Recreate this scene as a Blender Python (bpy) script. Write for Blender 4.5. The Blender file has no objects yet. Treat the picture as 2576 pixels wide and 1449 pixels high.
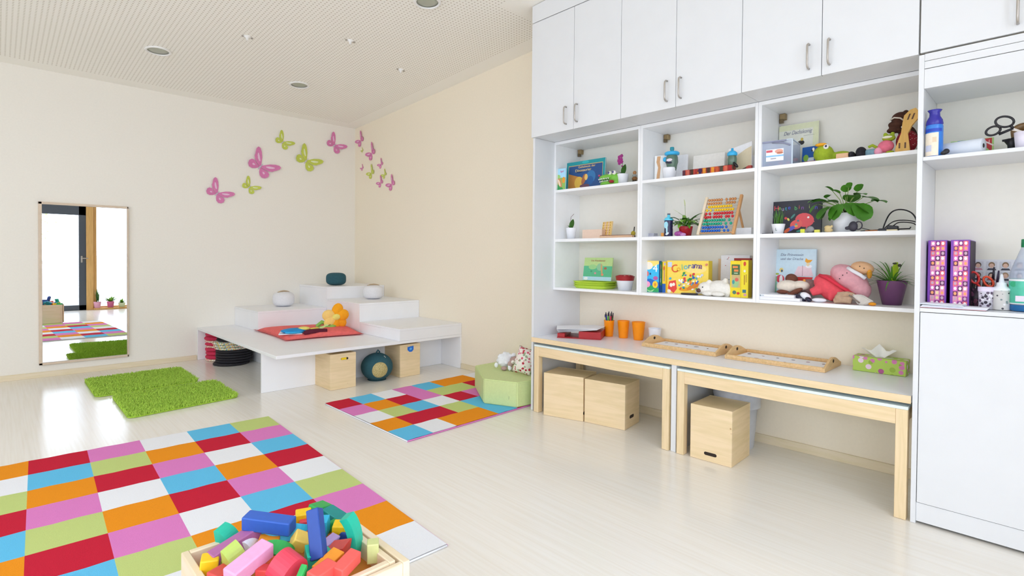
EXPO, SKY = -0.76, 9.0
import bpy, bmesh, math, random
from mathutils import Matrix, Vector
random.seed(7)
R = math.radians
sc = bpy.context.scene
COL = sc.collection

# ---------------------------------------------------------------- camera, world, light, exposure
CAM = Vector((-3.608, -6.8656, 1.2)); YAW, PIT, ROL, FPX, PPY = 0.7714, -0.0156, 0.008, 1336.9, 668.73
_f = Vector((math.sin(YAW), math.cos(YAW), 0)); _r = Vector((math.cos(YAW), -math.sin(YAW), 0)); _u = Vector((0, 0, 1))
FWD = math.cos(PIT)*_f + math.sin(PIT)*_u; _up = -math.sin(PIT)*_f + math.cos(PIT)*_u
RIGHT = math.cos(ROL)*_r + math.sin(ROL)*_up; UP = -math.sin(ROL)*_r + math.cos(ROL)*_up
cam_d = bpy.data.cameras.new('camera'); cam = bpy.data.objects.new('camera', cam_d); COL.objects.link(cam)
cam.matrix_world = Matrix((( RIGHT.x, UP.x, -FWD.x, CAM.x), (RIGHT.y, UP.y, -FWD.y, CAM.y), (RIGHT.z, UP.z, -FWD.z, CAM.z), (0, 0, 0, 1)))
cam_d.sensor_width = 36; cam_d.lens = FPX/2576*36; cam_d.shift_y = -(724.5-PPY)/2576; cam_d.clip_start = .05
sc.camera = cam
sc.view_settings.view_transform = 'Standard'; sc.view_settings.look = 'None'; sc.view_settings.gamma = 1
sc.view_settings.use_curve_mapping = False
sc.view_settings.exposure = EXPO
sc.cycles.max_bounces = 10; sc.cycles.diffuse_bounces = 7; sc.cycles.glossy_bounces = 4
sc.cycles.transparent_max_bounces = 12; sc.cycles.sample_clamp_indirect = 12; sc.cycles.caustics_reflective = False
sc.cycles.use_denoising = True
w = bpy.data.worlds.new('sky'); sc.world = w; w.use_nodes = True
bg = w.node_tree.nodes['Background']; bg.inputs[0].default_value = (0.83, 0.92, 1.08, 1); bg.inputs[1].default_value = SKY

def ray(px, py): return FWD + (px-1288)/FPX*RIGHT - (py-PPY)/FPX*UP
def at_x(px, py, x):
    d = ray(px, py); return CAM + d*((x-CAM.x)/d.x)
def at_z(px, py, z):
    d = ray(px, py); return CAM + d*((z-CAM.z)/d.z)

def portal(name, x0, x1, y, z0, z1, rot, power=None, col=(1, 1, 1)):
    l = bpy.data.lights.new(name, 'AREA'); l.shape = 'RECTANGLE'; l.size = x1-x0; l.size_y = z1-z0
    o = bpy.data.objects.new(name, l); COL.objects.link(o); o.rotation_euler = rot
    o.location = ((x0+x1)/2, y, (z0+z1)/2)
    l.cycles.is_portal = True
    return o
portal('window_portal', -6.0, -1.3, -7.72, .05, 2.9, (R(90), 0, 0))      # daylight enters through the glazed wall behind the camera
pl = portal('window_portal_side', -6.9, -2.3, 0, 1.3, 2.6, (R(90), 0, R(-90)))  # sampling portal for the added side windows
pl.location = (-6.46, -4.6, 1.95)

# ---------------------------------------------------------------- materials
def lin(c):
    if isinstance(c, str): c = tuple(int(c[i:i+2], 16) for i in (0, 2, 4))
    return tuple(((v/255)/12.92 if v/255 <= .04045 else ((v/255+.055)/1.055)**2.4) for v in c)
_m = {}
def mat(name, col, rough=.55, var=.04, scale=30, bump=0, metal=0, kind='plain', coat=0, stretch=(1, 1, 1), trans=0, alpha=1, spec=.5):
    if name in _m: return _m[name]
    m = bpy.data.materials.new(name); _m[name] = m; m.use_nodes = True
    nt = m.node_tree; N = nt.nodes; L = nt.links; p = N['Principled BSDF']
    c = lin(col)
    p.inputs['Roughness'].default_value = rough; p.inputs['Metallic'].default_value = metal
    p.inputs['Coat Weight'].default_value = coat; p.inputs['Specular IOR Level'].default_value = spec
    if trans: p.inputs['Transmission Weight'].default_value = trans
    if alpha < 1: p.inputs['Alpha'].default_value = alpha
    tc = N.new('ShaderNodeTexCoord'); mp = N.new('ShaderNodeMapping'); mp.inputs['Scale'].default_value = stretch
    L.new(tc.outputs['Object'], mp.inputs['Vector'])
    nz = N.new('ShaderNodeTexNoise'); nz.inputs['Scale'].default_value = scale; nz.inputs['Detail'].default_value = 4
    L.new(mp.outputs[0], nz.inputs['Vector'])
    rp = N.new('ShaderNodeValToRGB')
    lo = tuple(max(0, v*(1-var)) for v in c); hi = tuple(min(1, v*(1+var)) for v in c)
    rp.color_ramp.elements[0].color = (*lo, 1); rp.color_ramp.elements[1].color = (*hi, 1)
    rp.color_ramp.elements[0].position = .3; rp.color_ramp.elements[1].position = .7
    L.new(nz.outputs['Fac'], rp.inputs[0]); L.new(rp.outputs[0], p.inputs['Base Color'])
    if bump:
        b = N.new('ShaderNodeBump'); b.inputs['Strength'].default_value = bump; b.inputs['Distance'].default_value = .002
        L.new(nz.outputs['Fac'], b.inputs['Height']); L.new(b.outputs[0], p.inputs['Normal'])
    return m
def spots(name, base, cols, scale=40, rough=.8, size=.35):
    """cloth or card printed with small scattered motifs"""
    if name in _m: return _m[name]
    m = bpy.data.materials.new(name); _m[name] = m; m.use_nodes = True
    nt = m.node_tree; N = nt.nodes; L = nt.links; p = N['Principled BSDF']; p.inputs['Roughness'].default_value = rough
    tc = N.new('ShaderNodeTexCoord'); v = N.new('ShaderNodeTexVoronoi'); v.inputs['Scale'].default_value = scale
    L.new(tc.outputs['Object'], v.inputs['Vector'])
    sep = N.new('ShaderNodeSeparateColor'); L.new(v.outputs['Color'], sep.inputs[0])
    r = N.new('ShaderNodeValToRGB'); r.color_ramp.interpolation = 'CONSTANT'
    while len(r.color_ramp.elements) < len(cols): r.color_ramp.elements.new(.5)
    for i, c in enumerate(cols):
        r.color_ramp.elements[i].position = i/len(cols); r.color_ramp.elements[i].color = (*lin(c), 1)
    L.new(sep.outputs[0], r.inputs[0])
    t = N.new('ShaderNodeMath'); t.operation = 'LESS_THAN'; t.inputs[1].default_value = size
    L.new(v.outputs['Distance'], t.inputs[0])
    mx = N.new('ShaderNodeMix'); mx.data_type = 'RGBA'; mx.inputs[6].default_value = (*lin(base), 1)
    L.new(t.outputs[0], mx.inputs[0]); L.new(r.outputs[0], mx.inputs[7]); L.new(mx.outputs[2], p.inputs['Base Color'])
    return m
def wood(name, col, dark=.88, scale=6, stretch=(1, 1, 9), rough=.5, knots=True):
    if name in _m: return _m[name]
    m = mat(name, col, rough, 0, 20); nt = m.node_tree; N = nt.nodes; L = nt.links; p = N['Principled BSDF']
    c = lin(col)
    tc = N.new('ShaderNodeTexCoord'); mp = N.new('ShaderNodeMapping'); mp.inputs['Scale'].default_value = tuple(scale*s for s in stretch)
    L.new(tc.outputs['Object'], mp.inputs[0])
    nz = N.new('ShaderNodeTexNoise'); nz.inputs['Scale'].default_value = 1; nz.inputs['Detail'].default_value = 6; nz.inputs['Distortion'].default_value = .6
    L.new(mp.outputs[0], nz.inputs['Vector'])
    r = N.new('ShaderNodeValToRGB'); e = r.color_ramp.elements
    e[0].position = .35; e[0].color = (*[v*dark for v in c[:2]], c[2]*dark*.9, 1); e[1].position = .62; e[1].color = (*c, 1)
    L.new(nz.outputs['Fac'], r.inputs[0])
    out = r.outputs[0]
    if knots:
        v = N.new('ShaderNodeTexVoronoi'); v.inputs['Scale'].default_value = 9; L.new(tc.outputs['Object'], v.inputs['Vector'])
        k = N.new('ShaderNodeValToRGB'); k.color_ramp.elements[0].position = .02; k.color_ramp.elements[0].color = (.6, .42, .28, 1)
        k.color_ramp.elements[1].position = .06; k.color_ramp.elements[1].color = (1, 1, 1, 1); L.new(v.outputs['Distance'], k.inputs[0])
        mx = N.new('ShaderNodeMix'); mx.data_type = 'RGBA'; mx.blend_type = 'MULTIPLY'; mx.inputs[0].default_value = 1
        L.new(out, mx.inputs[6]); L.new(k.outputs[0], mx.inputs[7]); out = mx.outputs[2]
    L.new(out, p.inputs['Base Color'])
    return m
def glassy(name, tint='ffffff', rough=.02, mixf=.08):
    """thin clear pane or plastic: mostly see-through with a little reflection"""
    if name in _m: return _m[name]
    m = bpy.data.materials.new(name); _m[name] = m; m.use_nodes = True
    N = m.node_tree.nodes; L = m.node_tree.links; N.remove(N['Principled BSDF'])
    t = N.new('ShaderNodeBsdfTransparent'); t.inputs[0].default_value = (*lin(tint), 1)
    g = N.new('ShaderNodeBsdfGlossy'); g.inputs['Roughness'].default_value = rough
    mx = N.new('ShaderNodeMixShader'); mx.inputs[0].default_value = mixf
    L.new(t.outputs[0], mx.inputs[1]); L.new(g.outputs[0], mx.inputs[2]); L.new(mx.outputs[0], N['Material Output'].inputs[0])
    return m

# ---------------------------------------------------------------- mesh builder
I4 = Matrix.Identity(4)
def T(x, y, z): return Matrix.Translation((x, y, z))
def RX(a): return Matrix.Rotation(R(a), 4, 'X')
def RY(a): return Matrix.Rotation(R(a), 4, 'Y')
def RZ(a): return Matrix.Rotation(R(a), 4, 'Z')
FRONT = Matrix(((1, 0, 0, 0), (0, 0, -1, 0), (0, 1, 0, 0), (0, 0, 0, 1)))   # drawing plane XY -> XZ, thickness towards -Y
def SC(x, y, z): return Matrix.Diagonal((x, y, z, 1))

class MB:
    def __init__(s): s.bm = bmesh.new(); s.mats = []
    def mi(s, m):
        if m not in s.mats: s.mats.append(m)
        return s.mats.index(m)
    def _faces(s, vs, fs, m, smooth=False, M=I4):
        i = s.mi(m); bv = [s.bm.verts.new(M @ Vector(v)) for v in vs]; out = []
        for f in fs:
            try: q = s.bm.faces.new([bv[k] for k in f])
            except ValueError: continue
            q.material_index = i; q.smooth = smooth; out.append(q)
        return out
    def box(s, x0, x1, y0, y1, z0, z1, m, bev=0, M=I4, seg=2, smooth=False):
        vs = [(x, y, z) for x in (x0, x1) for y in (y0, y1) for z in (z0, z1)]
        fs = [(0, 1, 3, 2), (4, 6, 7, 5), (0, 4, 5, 1), (2, 3, 7, 6), (0, 2, 6, 4), (1, 5, 7, 3)]
        q = s._faces(vs, fs, m, smooth, M)
        if bev:
            r = bmesh.ops.bevel(s.bm, geom=list({e for f in q for e in f.edges}), offset=bev, segments=seg, affect='EDGES', profile=.5)
            for f in r['faces']: f.material_index = s.mi(m); f.smooth = True
        return s
    def lathe(s, prof, m, seg=28, M=I4, smooth=True, sq=1.0, cap0=True, cap1=True):
        vs = []; n = len(prof)
        for r, z in prof:
            for k in range(seg):
                a = 2*math.pi*k/seg; vs.append((r*math.cos(a), r*math.sin(a)*sq, z))
        fs = [(i*seg+k, i*seg+(k+1) % seg, (i+1)*seg+(k+1) % seg, (i+1)*seg+k) for i in range(n-1) for k in range(seg)]
        s._faces(vs, fs, m, smooth, M)
        i = s.mi(m)
        for flag, row, rev in ((cap0, 0, True), (cap1, n-1, False)):
            if flag and prof[row][0] > 1e-5:
                ring = [M @ Vector(vs[row*seg+k]) for k in range(seg)]
                bv = [s.bm.verts.new(v) for v in (reversed(ring) if rev else ring)]
                f = s.bm.faces.new(bv); f.material_index = i
        return s
    def ball(s, c, r, m, M=I4, seg=18, rings=10):
        if not isinstance(r, (tuple, list)): r = (r, r, r)
        prof = [(max(math.sin(math.pi*k/rings), 1e-4), -math.cos(math.pi*k/rings)) for k in range(rings+1)]
        return s.lathe(prof, m, seg, T(*c) @ M @ SC(*r), True, 1, False, False)
    def tube(s, pts, r, m, seg=8, M=I4, caps=True):
        pts = [Vector(p) for p in pts]; n = len(pts)
        rr = r if isinstance(r, (list, tuple)) else [r]*n
        vs = []; prev = None
        for i, p in enumerate(pts):
            t = (pts[min(i+1, n-1)]-pts[max(i-1, 0)]).normalized()
            if prev is None:
                a = Vector((0, 0, 1)) if abs(t.z) < .9 else Vector((1, 0, 0)); nx = t.cross(a).normalized()
            else:
                nx = (prev - t*prev.dot(t)).normalized()
            prev = nx; ny = t.cross(nx)
            for k in range(seg):
                a = 2*math.pi*k/seg; vs.append(p + (nx*math.cos(a)+ny*math.sin(a))*rr[i])
        fs = [(i*seg+k, i*seg+(k+1) % seg, (i+1)*seg+(k+1) % seg, (i+1)*seg+k) for i in range(n-1) for k in range(seg)]
        if caps: fs += [tuple(reversed(range(seg))), tuple(range((n-1)*seg, n*seg))]
        s._faces(vs, fs, m, True, M); return s
    def prism(s, poly, z0, z1, m, M=I4, smooth=False):
        n = len(poly)
        vs = [(x, y, z0) for x, y in poly]+[(x, y, z1) for x, y in poly]
        fs = [tuple(reversed(range(n))), tuple(range(n, 2*n))]+[(k, (k+1) % n, n+(k+1) % n, n+k) for k in range(n)]
        s._faces(vs, fs, m, smooth, M); return s
    def disc(s, cx, cy, rx, ry, z0, z1, m, M=I4, seg=20, rot=0):
        c, q = math.cos(R(rot)), math.sin(R(rot))
        return s.prism([(cx+rx*math.cos(a)*c-ry*math.sin(a)*q, cy+rx*math.cos(a)*q+ry*math.sin(a)*c) for a in [2*math.pi*k/seg for k in range(seg)]], z0, z1, m, M)
    def leaf(s, base, d, length, width, m, droop=.3, seg=6, prof=None, fold=.15, up=(0, 0, 1), thick=.0006):
        """a curved leaf blade with a fold along its middle"""
        d = Vector(d).normalized(); up = Vector(up); side = d.cross(up)
        if side.length < 1e-3: side = Vector((1, 0, 0))
        side.normalize(); nrm = side.cross(d)
        p = Vector(base); vs = []; cur = d.copy()
        for i in range(seg+1):
            t = i/seg
            wd = width*(prof(t) if prof else math.sin(math.pi*min(1, t*.92+.05))**.8)
            nn = side.cross(cur)
            vs += [p-side*wd/2+nn*wd*fold, p.copy(), p+side*wd/2+nn*wd*fold]
            cur = (cur+Vector((0, 0, -1))*droop/seg*(.5+t)).normalized(); p = p+cur*length/seg
        fs = []
        for i in range(seg):
            a = i*3; fs += [(a, a+1, a+4, a+3), (a+1, a+2, a+5, a+4)]
        s._faces(vs, fs, m, True); return s
    def build(s, name, parent=None, loc=None, rot=None, bevel=0, subsurf=0, remesh=0, disp=None, recalc=True):
        if recalc: bmesh.ops.recalc_face_normals(s.bm, faces=s.bm.faces)
        me = bpy.data.meshes.new(name); s.bm.to_mesh(me); s.bm.free()
        for m in s.mats: me.materials.append(m)
        o = bpy.data.objects.new(name, me); COL.objects.link(o)
        if parent: o.parent = parent
        if loc is not None: o.location = loc
        if rot is not None: o.rotation_euler = rot
        if bevel:
            b = o.modifiers.new('bevel', 'BEVEL'); b.width = bevel; b.segments = 2; b.limit_method = 'ANGLE'
        if remesh:
            b = o.modifiers.new('remesh', 'REMESH'); b.mode = 'VOXEL'; b.voxel_size = remesh; b.use_smooth_shade = True
            b = o.modifiers.new('smooth', 'SMOOTH'); b.iterations = 4; b.factor = .5
        if subsurf:
            b = o.modifiers.new('sub', 'SUBSURF'); b.levels = subsurf; b.render_levels = subsurf
        return o

def thing(name, label, cat, loc=(0, 0, 0), rotz=0, group=None):
    o = bpy.data.objects.new(name, None); COL.objects.link(o); o.location = loc; o.rotation_euler = (0, 0, R(rotz))
    o.empty_display_size = .05; o['label'] = label; o['category'] = cat
    if group: o['group'] = group
    return o
def tag(o, label, cat, group=None, kind=None):
    o['label'] = label; o['category'] = cat
    if group: o['group'] = group
    if kind: o['kind'] = kind
    return o
def struct(o): o['kind'] = 'structure'; return o
def dup(root, loc=None, rot=None, label=None, group=None):
    r = root.copy(); COL.objects.link(r)
    if loc is not None: r.location = loc
    if rot is not None: r.rotation_euler = rot
    if label: r['label'] = label
    if group: r['group'] = group
    for ch in list(root.children):
        c = ch.copy(); COL.objects.link(c); c.parent = r
        for g in list(ch.children):
            d = g.copy(); COL.objects.link(d); d.parent = c
    return r
def lettering(s, size, m, parent, loc, name='lettering', align='CENTER', rotx=90, roty=0, shear=0, width=None, extrude=.0004):
    cu = bpy.data.curves.new(name, 'FONT'); cu.body = s; cu.size = size; cu.extrude = extrude; cu.align_x = align; cu.shear = shear
    t = bpy.data.objects.new(name, cu); COL.objects.link(t)
    dg = bpy.context.evaluated_depsgraph_get(); dg.update()
    me = bpy.data.meshes.new_from_object(t.evaluated_get(dg)); COL.objects.unlink(t); bpy.data.objects.remove(t)
    me.materials.clear(); me.materials.append(m)
    if width:
        xs = [v.co.x for v in me.vertices]; k = width/max(1e-6, max(xs)-min(xs))
        for v in me.vertices: v.co.x *= k
    o = bpy.data.objects.new(name, me); COL.objects.link(o); o.parent = parent; o.location = loc
    o.rotation_euler = (R(rotx), R(roty), 0); o.name = name
    return o
ST, SM, SL, SB = 1.748, 1.352, .962, .579      # shelf top faces: top, middle, low; worktop
def on_shelf(pl, pr, py, x, z):
    """centre and width of something seen between two picture columns when it stands at depth x on level z"""
    a, b = at_x(pl, py, x), at_x(pr, py, x)
    return Vector((x, (a.y+b.y)/2, z)), abs(a.y-b.y)
# ---------------------------------------------------------------- colours
WHITE = mat('white_laminate', 'e1e3e5', .32, .01, 8, spec=.4)
WHITE_EDGE = mat('white_edge', 'f2f3f4', .4, .01)
WALLM = mat('wall_paint', 'f1ede4', .9, .012, 60, .05)
WALLR = mat('wall_paint_right', 'f4ead6', .9, .012, 60, .05)  # same paint as the other walls, the warmer light is put into its colour
CARC = mat('cream_back_panel', 'ebe8de', .6, .01)
PINE = wood('pine', 'f0d9b4', .9, 5, (1, 1, 8))
PINE_H = wood('pine_horizontal', 'efd9b6', .9, 5, (8, 1, 8))
BEECH = wood('beech_edge', 'efd6ae', .9, 6, (9, .6, 9), knots=False)
BEECH_X = wood('beech_rail', 'eed3a8', .88, 7, (9, .6, 9), knots=False)
BEECH_Z = wood('beech_leg', 'eed6ae', .9, 7, (9, 9, .6), knots=False)
TRAYW = wood('tray_wood', 'e6c08c', .85, 8, (9, 1, 9), knots=False)
STEEL = mat('brushed_steel', 'b9b3ab', .35, .03, 80, metal=.7)
BLACK = mat('black_plastic', '1d1b20', .4)
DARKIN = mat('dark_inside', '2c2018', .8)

def ceil_z(y): return 2.9748-.0456*y
# ---------------------------------------------------------------- room shell
FLOOR = mat('floor_linoleum', 'ebe0cd', .2, 0)
def floor_nodes():
    nt = FLOOR.node_tree; N = nt.nodes; L = nt.links; p = N['Principled BSDF']
    tc = N.new('ShaderNodeTexCoord'); mp = N.new('ShaderNodeMapping'); mp.inputs['Scale'].default_value = (70, 1.6, 1)
    L.new(tc.outputs['Object'], mp.inputs[0])
    nz = N.new('ShaderNodeTexNoise'); nz.inputs['Scale'].default_value = 1; nz.inputs['Detail'].default_value = 5
    L.new(mp.outputs[0], nz.inputs['Vector'])
    r = N.new('ShaderNodeValToRGB'); e = r.color_ramp.elements
    e[0].position = .32; e[0].color = (*lin('e9e3d8'), 1); e[1].position = .6; e[1].color = (*lin('eeeae2'), 1)
    L.new(nz.outputs['Fac'], r.inputs[0]); L.new(r.outputs[0], p.inputs['Base Color'])
    p.inputs['Specular IOR Level'].default_value = .65
floor_nodes()
X0, Y0 = -6.42, -7.7
m = MB(); m.box(X0, 0, Y0, 0, -.08, 0, FLOOR); struct(m.build('floor'))
# perforated acoustic ceiling, plain margin along the walls and along the cupboards
CEIL = mat('ceiling_perforated', 'dcd6ca', .9, .01)
def ceil_nodes():
    nt = CEIL.node_tree; N = nt.nodes; L = nt.links; p = N['Principled BSDF']
    tc = N.new('ShaderNodeTexCoord'); sx = N.new('ShaderNodeSeparateXYZ'); L.new(tc.outputs['Object'], sx.inputs[0])
    def mth(op, a, b=None):
        n = N.new('ShaderNodeMath'); n.operation = op
        for k, v in enumerate((a, b)):
            if v is None: continue
            if isinstance(v, (int, float)): n.inputs[k].default_value = v
            else: L.new(v, n.inputs[k])
        return n.outputs[0]
    P = .032
    fx = mth('SUBTRACT', mth('FRACT', mth('DIVIDE', sx.outputs[0], P)), .5); fy = mth('SUBTRACT', mth('FRACT', mth('DIVIDE', sx.outputs[1], P)), .5)
    d = mth('SQRT', mth('ADD', mth('MULTIPLY', fx, fx), mth('MULTIPLY', fy, fy)))
    hole = mth('LESS_THAN', d, .2)
    inner = mth('MULTIPLY', mth('LESS_THAN', sx.outputs[1], -.2), mth('LESS_THAN', sx.outputs[0], -.2))
    strip = mth('MULTIPLY', mth('LESS_THAN', sx.outputs[1], -3.82), mth('GREATER_THAN', sx.outputs[0], -.8))
    msk = mth('MULTIPLY', mth('MULTIPLY', hole, inner), mth('SUBTRACT', 1, strip))
    mx = N.new('ShaderNodeMix'); mx.data_type = 'RGBA'; L.new(msk, mx.inputs[0])
    mx.inputs[6].default_value = (*lin('f9f7f0'), 1); mx.inputs[7].default_value = (*lin('cbc4b8'), 1)
    L.new(mx.outputs[2], p.inputs['Base Color'])
ceil_nodes()
m = MB()
m._faces([(X0, 0, ceil_z(0)), (0, 0, ceil_z(0)), (0, Y0, ceil_z(Y0)), (X0, Y0, ceil_z(Y0)),
          (X0, 0, ceil_z(0)+.1), (0, 0, ceil_z(0)+.1), (0, Y0, ceil_z(Y0)+.1), (X0, Y0, ceil_z(Y0)+.1)],
         [(0, 1, 2, 3), (7, 6, 5, 4), (0, 4, 5, 1), (1, 5, 6, 2), (2, 6, 7, 3), (3, 7, 4, 0)], CEIL)
struct(m.build('ceiling'))
m = MB(); m.box(X0-.12, .12, 0, .12, -.08, ceil_z(0)+.1, WALLM); struct(m.build('wall_back'))
m = MB()
m._faces([(0, 0, -.08), (0, Y0, -.08), (0, Y0, ceil_z(Y0)+.1), (0, 0, ceil_z(0)+.1), (.12, 0, -.08), (.12, Y0, -.08), (.12, Y0, ceil_z(Y0)+.1), (.12, 0, ceil_z(0)+.1)],
         [(0, 1, 2, 3), (7, 6, 5, 4), (0, 4, 5, 1), (1, 5, 6, 2), (2, 6, 7, 3), (3, 7, 4, 0)], WALLR)
struct(m.build('wall_right'))
BASE = wood('baseboard_wood', 'eadcc2', .94, 5, (1, 1, 9), knots=False)
m = MB(); m.box(X0, -1.96, -.014, 0, 0, .055, BASE, .002); struct(m.build('baseboard_back'))
m = MB(); m.box(-.014, 0, -3.97, -2.39, 0, .055, BASE, .002); m.box(-.014, 0, -6.4, -3.998, 0, .055, BASE, .002); struct(m.build('baseboard_right'))
# left wall with an added, unseen window for fill light, glazed wall behind the camera
m = MB(); H = 3.35
m.box(X0-.14, X0, Y0, -7.0, -.08, H, WALLM); m.box(X0-.14, X0, -2.2, 0, -.08, H, WALLM)
m.box(X0-.14, X0, -7.0, -2.2, -.08, 1.25, WALLM); m.box(X0-.14, X0, -7.0, -2.2, 2.65, H, WALLM); struct(m.build('wall_left'))
WFR = wood('window_wood', 'dcae6c', .85, 6, (9, 9, .7), knots=False)
ALU = mat('anthracite_frame', '4a515b', .45, .03)
PANE = glassy('window_glass')
m = MB(); m.box(X0, 0, Y0-.15, Y0, 2.98, H+.1, WALLM)
m.box(X0-.14, -6.05, Y0-.15, Y0, -.08, 2.98, WALLM); m.box(-1.3, .12, Y0-.15, Y0, -.08, 2.98, WALLM); m.box(-6.05, -1.3, Y0-.15, Y0, -.08, .0, WALLM)
struct(m.build('wall_front'))
def window(n, x0, x1, z0=.03, z1=2.98, side=False):
    f = MB(); fw = .06
    for a, b, c, d in ((x0, x0+fw, z0, z1), (x1-fw, x1, z0, z1), (x0, x1, z0, z0+.035), (x0, x1, z1-fw, z1)):
        if side: f.box(X0-.10, X0-.02, a, b, c, d, WFR, .003)
        else: f.box(a, b, Y0-.10, Y0-.02, c, d, WFR, .003)
    o = struct(f.build('window_%d' % n)); g = MB()
    if side: g.box(X0-.065, X0-.06, x0+fw, x1-fw, z0+.03, z1-fw, PANE)
    else: g.box(x0+fw, x1-fw, Y0-.065, Y0-.06, z0+.03, z1-fw, PANE)
    g.build('pane', o)
    return o
window(1, -2.09, -1.3); window(2, -4.75, -3.36); window(3, -6.05, -4.75)
window(4, -7.0, -4.6, 1.25, 2.65, True); window(5, -4.6, -2.2, 1.25, 2.65, True)  # unseen side windows, added and sized to fill the room with even light
m = MB(); m.box(-2.21, -2.09, Y0-.13, Y0+.03, 0, 2.98, WFR, .004); struct(m.build('trim_1'))
m = MB(); m.box(-3.36, -3.27, Y0-.13, Y0+.03, 0, 2.98, WFR, .004); struct(m.build('trim_2'))
m = MB()
for a, b, c, d in ((-3.27, -3.15, 0, 2.25), (-2.33, -2.21, 0, 2.25), (-3.27, -2.21, 0, .11), (-3.27, -2.21, 2.03, 2.25)):
    m.box(a, b, Y0-.09, Y0-.005, c, d, ALU, .003)
dr = struct(m.build('door_1'))
m = MB(); m.box(-3.16, -2.32, Y0-.055, Y0-.05, .1, 2.04, PANE); m.build('pane', dr)
m = MB(); m.box(-2.30, -2.27, Y0-.004, Y0+.008, 1.02, 1.16, STEEL, .003); m.box(-2.30, -2.18, Y0+.03, Y0+.045, 1.10, 1.12, STEEL, .004)
m.box(-2.30, -2.285, Y0, Y0+.04, 1.10, 1.12, STEEL, .002); m.build('door_handle', dr)
m = MB(); m.box(-3.27, -2.21, Y0-.10, Y0-.02, 2.25, 2.33, WFR, .003); m.box(-3.27, -2.21, Y0-.10, Y0-.02, 2.92, 2.98, WFR, .003); struct(m.build('trim_3'))
m = MB(); m.box(-2.09, -1.3, Y0, Y0+.10, 0, .04, WFR, .004); struct(m.build('trim_4'))
# outside, seen in the mirror through the glass
GR = mat('terrace_paving', 'd8d6d0', .9, .05, 3); m = MB(); m.box(-12, 6, -22, Y0-.16, -.2, -.1, GR); struct(m.build('ground'))
FN = mat('garden_fence', 'e4e4e2', .8, .05, 5)
m = MB()
for k in range(60): m.box(-11+k*.28, -11+k*.28+.24, -14.03, -14, -.1, 1.15, FN)
m.box(-11, 6, -14.08, -14.03, .9, 1.0, FN)
tag(m.build('fence'), 'pale board fence seen far outside in the mirror', 'fence')
LEAFY = mat('young_leaves', 'b9c27a', .6, .2, 9)
t = thing('young_tree', 'slim young tree with yellow-green leaves, outside the glass door in the mirror', 'tree', (-3.0, -11.2, -.1))
m = MB(); m.tube([(0, 0, 0), (.03, 0, 1.2), (0, .02, 2.8)], [.04, .03, .012], mat('tree_bark', '9b9483', .9))
rnd = random.Random(3); tips = []
for k in range(16):
    a = rnd.uniform(0, 6.28); z = rnd.uniform(1.3, 2.6); l = rnd.uniform(.4, .9); e = (l*math.cos(a), l*math.sin(a), z+.35); tips.append(((0.02, 0, z), e))
    m.tube([(0.02, 0, z), e], [.012, .004], mat('tree_bark', '9b9483', .9), 5)
m.build('trunk', t)
m = MB()
for b, e in tips:
    for k in range(24):
        q = rnd.uniform(.25, 1.1); p = Vector(b).lerp(Vector(e), q)+Vector((rnd.gauss(0, .09), rnd.gauss(0, .09), rnd.gauss(0, .09)))
        m.leaf(p, (rnd.uniform(-1, 1), rnd.uniform(-1, 1), rnd.uniform(-.5, .6)), .09, .05, LEAFY, .3, 2)
m.build('foliage', t)

# ---------------------------------------------------------------- ceiling fittings
def on_ceiling(px, py):
    d = ray(px, py); k = (2.9748-.0456*CAM.y-CAM.z)/(d.z+.0456*d.y); return CAM+d*k
LR = mat('lamp_ring', 'f4f4f2', .4, .01); LG = mat('lamp_frosted_glass', 'a9ada0', .25, .06, 12)
TILT = (math.atan(-.0456), 0, 0)
for i, (px, py, lb) in enumerate(((398, 127, 'round recessed ceiling lamp, furthest left of the three'), (753, 213, 'round recessed ceiling lamp nearest the back corner of the room'), (1075, 4, 'round recessed ceiling lamp at the top edge of the photo, near the cupboards'))):
    p = on_ceiling(px, py)
    t = thing('ceiling_lamp', lb, 'lamp', p, 0, 'recessed ceiling lamps'); t.rotation_euler = TILT
    m = MB(); m.lathe([(.082, .0), (.1, .0), (.103, -.006), (.098, -.012), (.084, -.012), (.082, -.004)], LR, 40, cap0=False, cap1=False); m.build('ring', t)
    m = MB(); m.lathe([(.0001, -.003), (.05, -.0045), (.084, -.003), (.084, .001)], LG, 40, cap0=False); m.build('diffuser', t)
for px, py, lb in ((622, 92, 'small white ceiling sprinkler between the two left lamps'), (881, 102, 'small white ceiling sprinkler in the middle of the ceiling'), (1008, 175, 'small white ceiling sprinkler closest to the right wall')):
    p = on_ceiling(px, py)
    t = thing('sprinkler', lb, 'sprinkler', p, 0, 'ceiling sprinklers'); t.rotation_euler = TILT
    m = MB(); m.lathe([(.0001, -.03), (.010, -.03), (.012, -.012), (.028, -.006), (.03, .001)], LR, 16, cap0=False); m.build('head', t)
    m = MB(); m.box(-.045, -.03, -.006, .006, -.012, 0, STEEL, .002); m.box(.03, .045, -.006, .006, -.012, 0, STEEL, .002); m.build('clip', t)

# ---------------------------------------------------------------- wall mirror
MIR = mat('mirror_silver', 'f2f5f6', .0, 0, metal=1)
t = thing('wall_mirror', 'tall rectangular wall mirror with slim wooden frame, reflecting the glass door', 'mirror', (-2.955, 0, .122))
mw, mh = .355, 1.58; MF = mat('mirror_frame_wood', 'd9c6b0', .5, .05, 20)
m = MB()
for a, b, c, d in ((-mw, -mw+.026, 0, mh), (mw-.012, mw, 0, mh), (-mw, mw, 0, .02), (-mw, mw, mh-.022, mh)): m.box(a, b, -.03, -.001, c, d, MF, .002)
m.build('frame', t)
m = MB(); m.box(-mw+.02, mw-.008, -.012, -.006, .015, mh-.015, MIR); m.build('mirror_glass', t)

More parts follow.
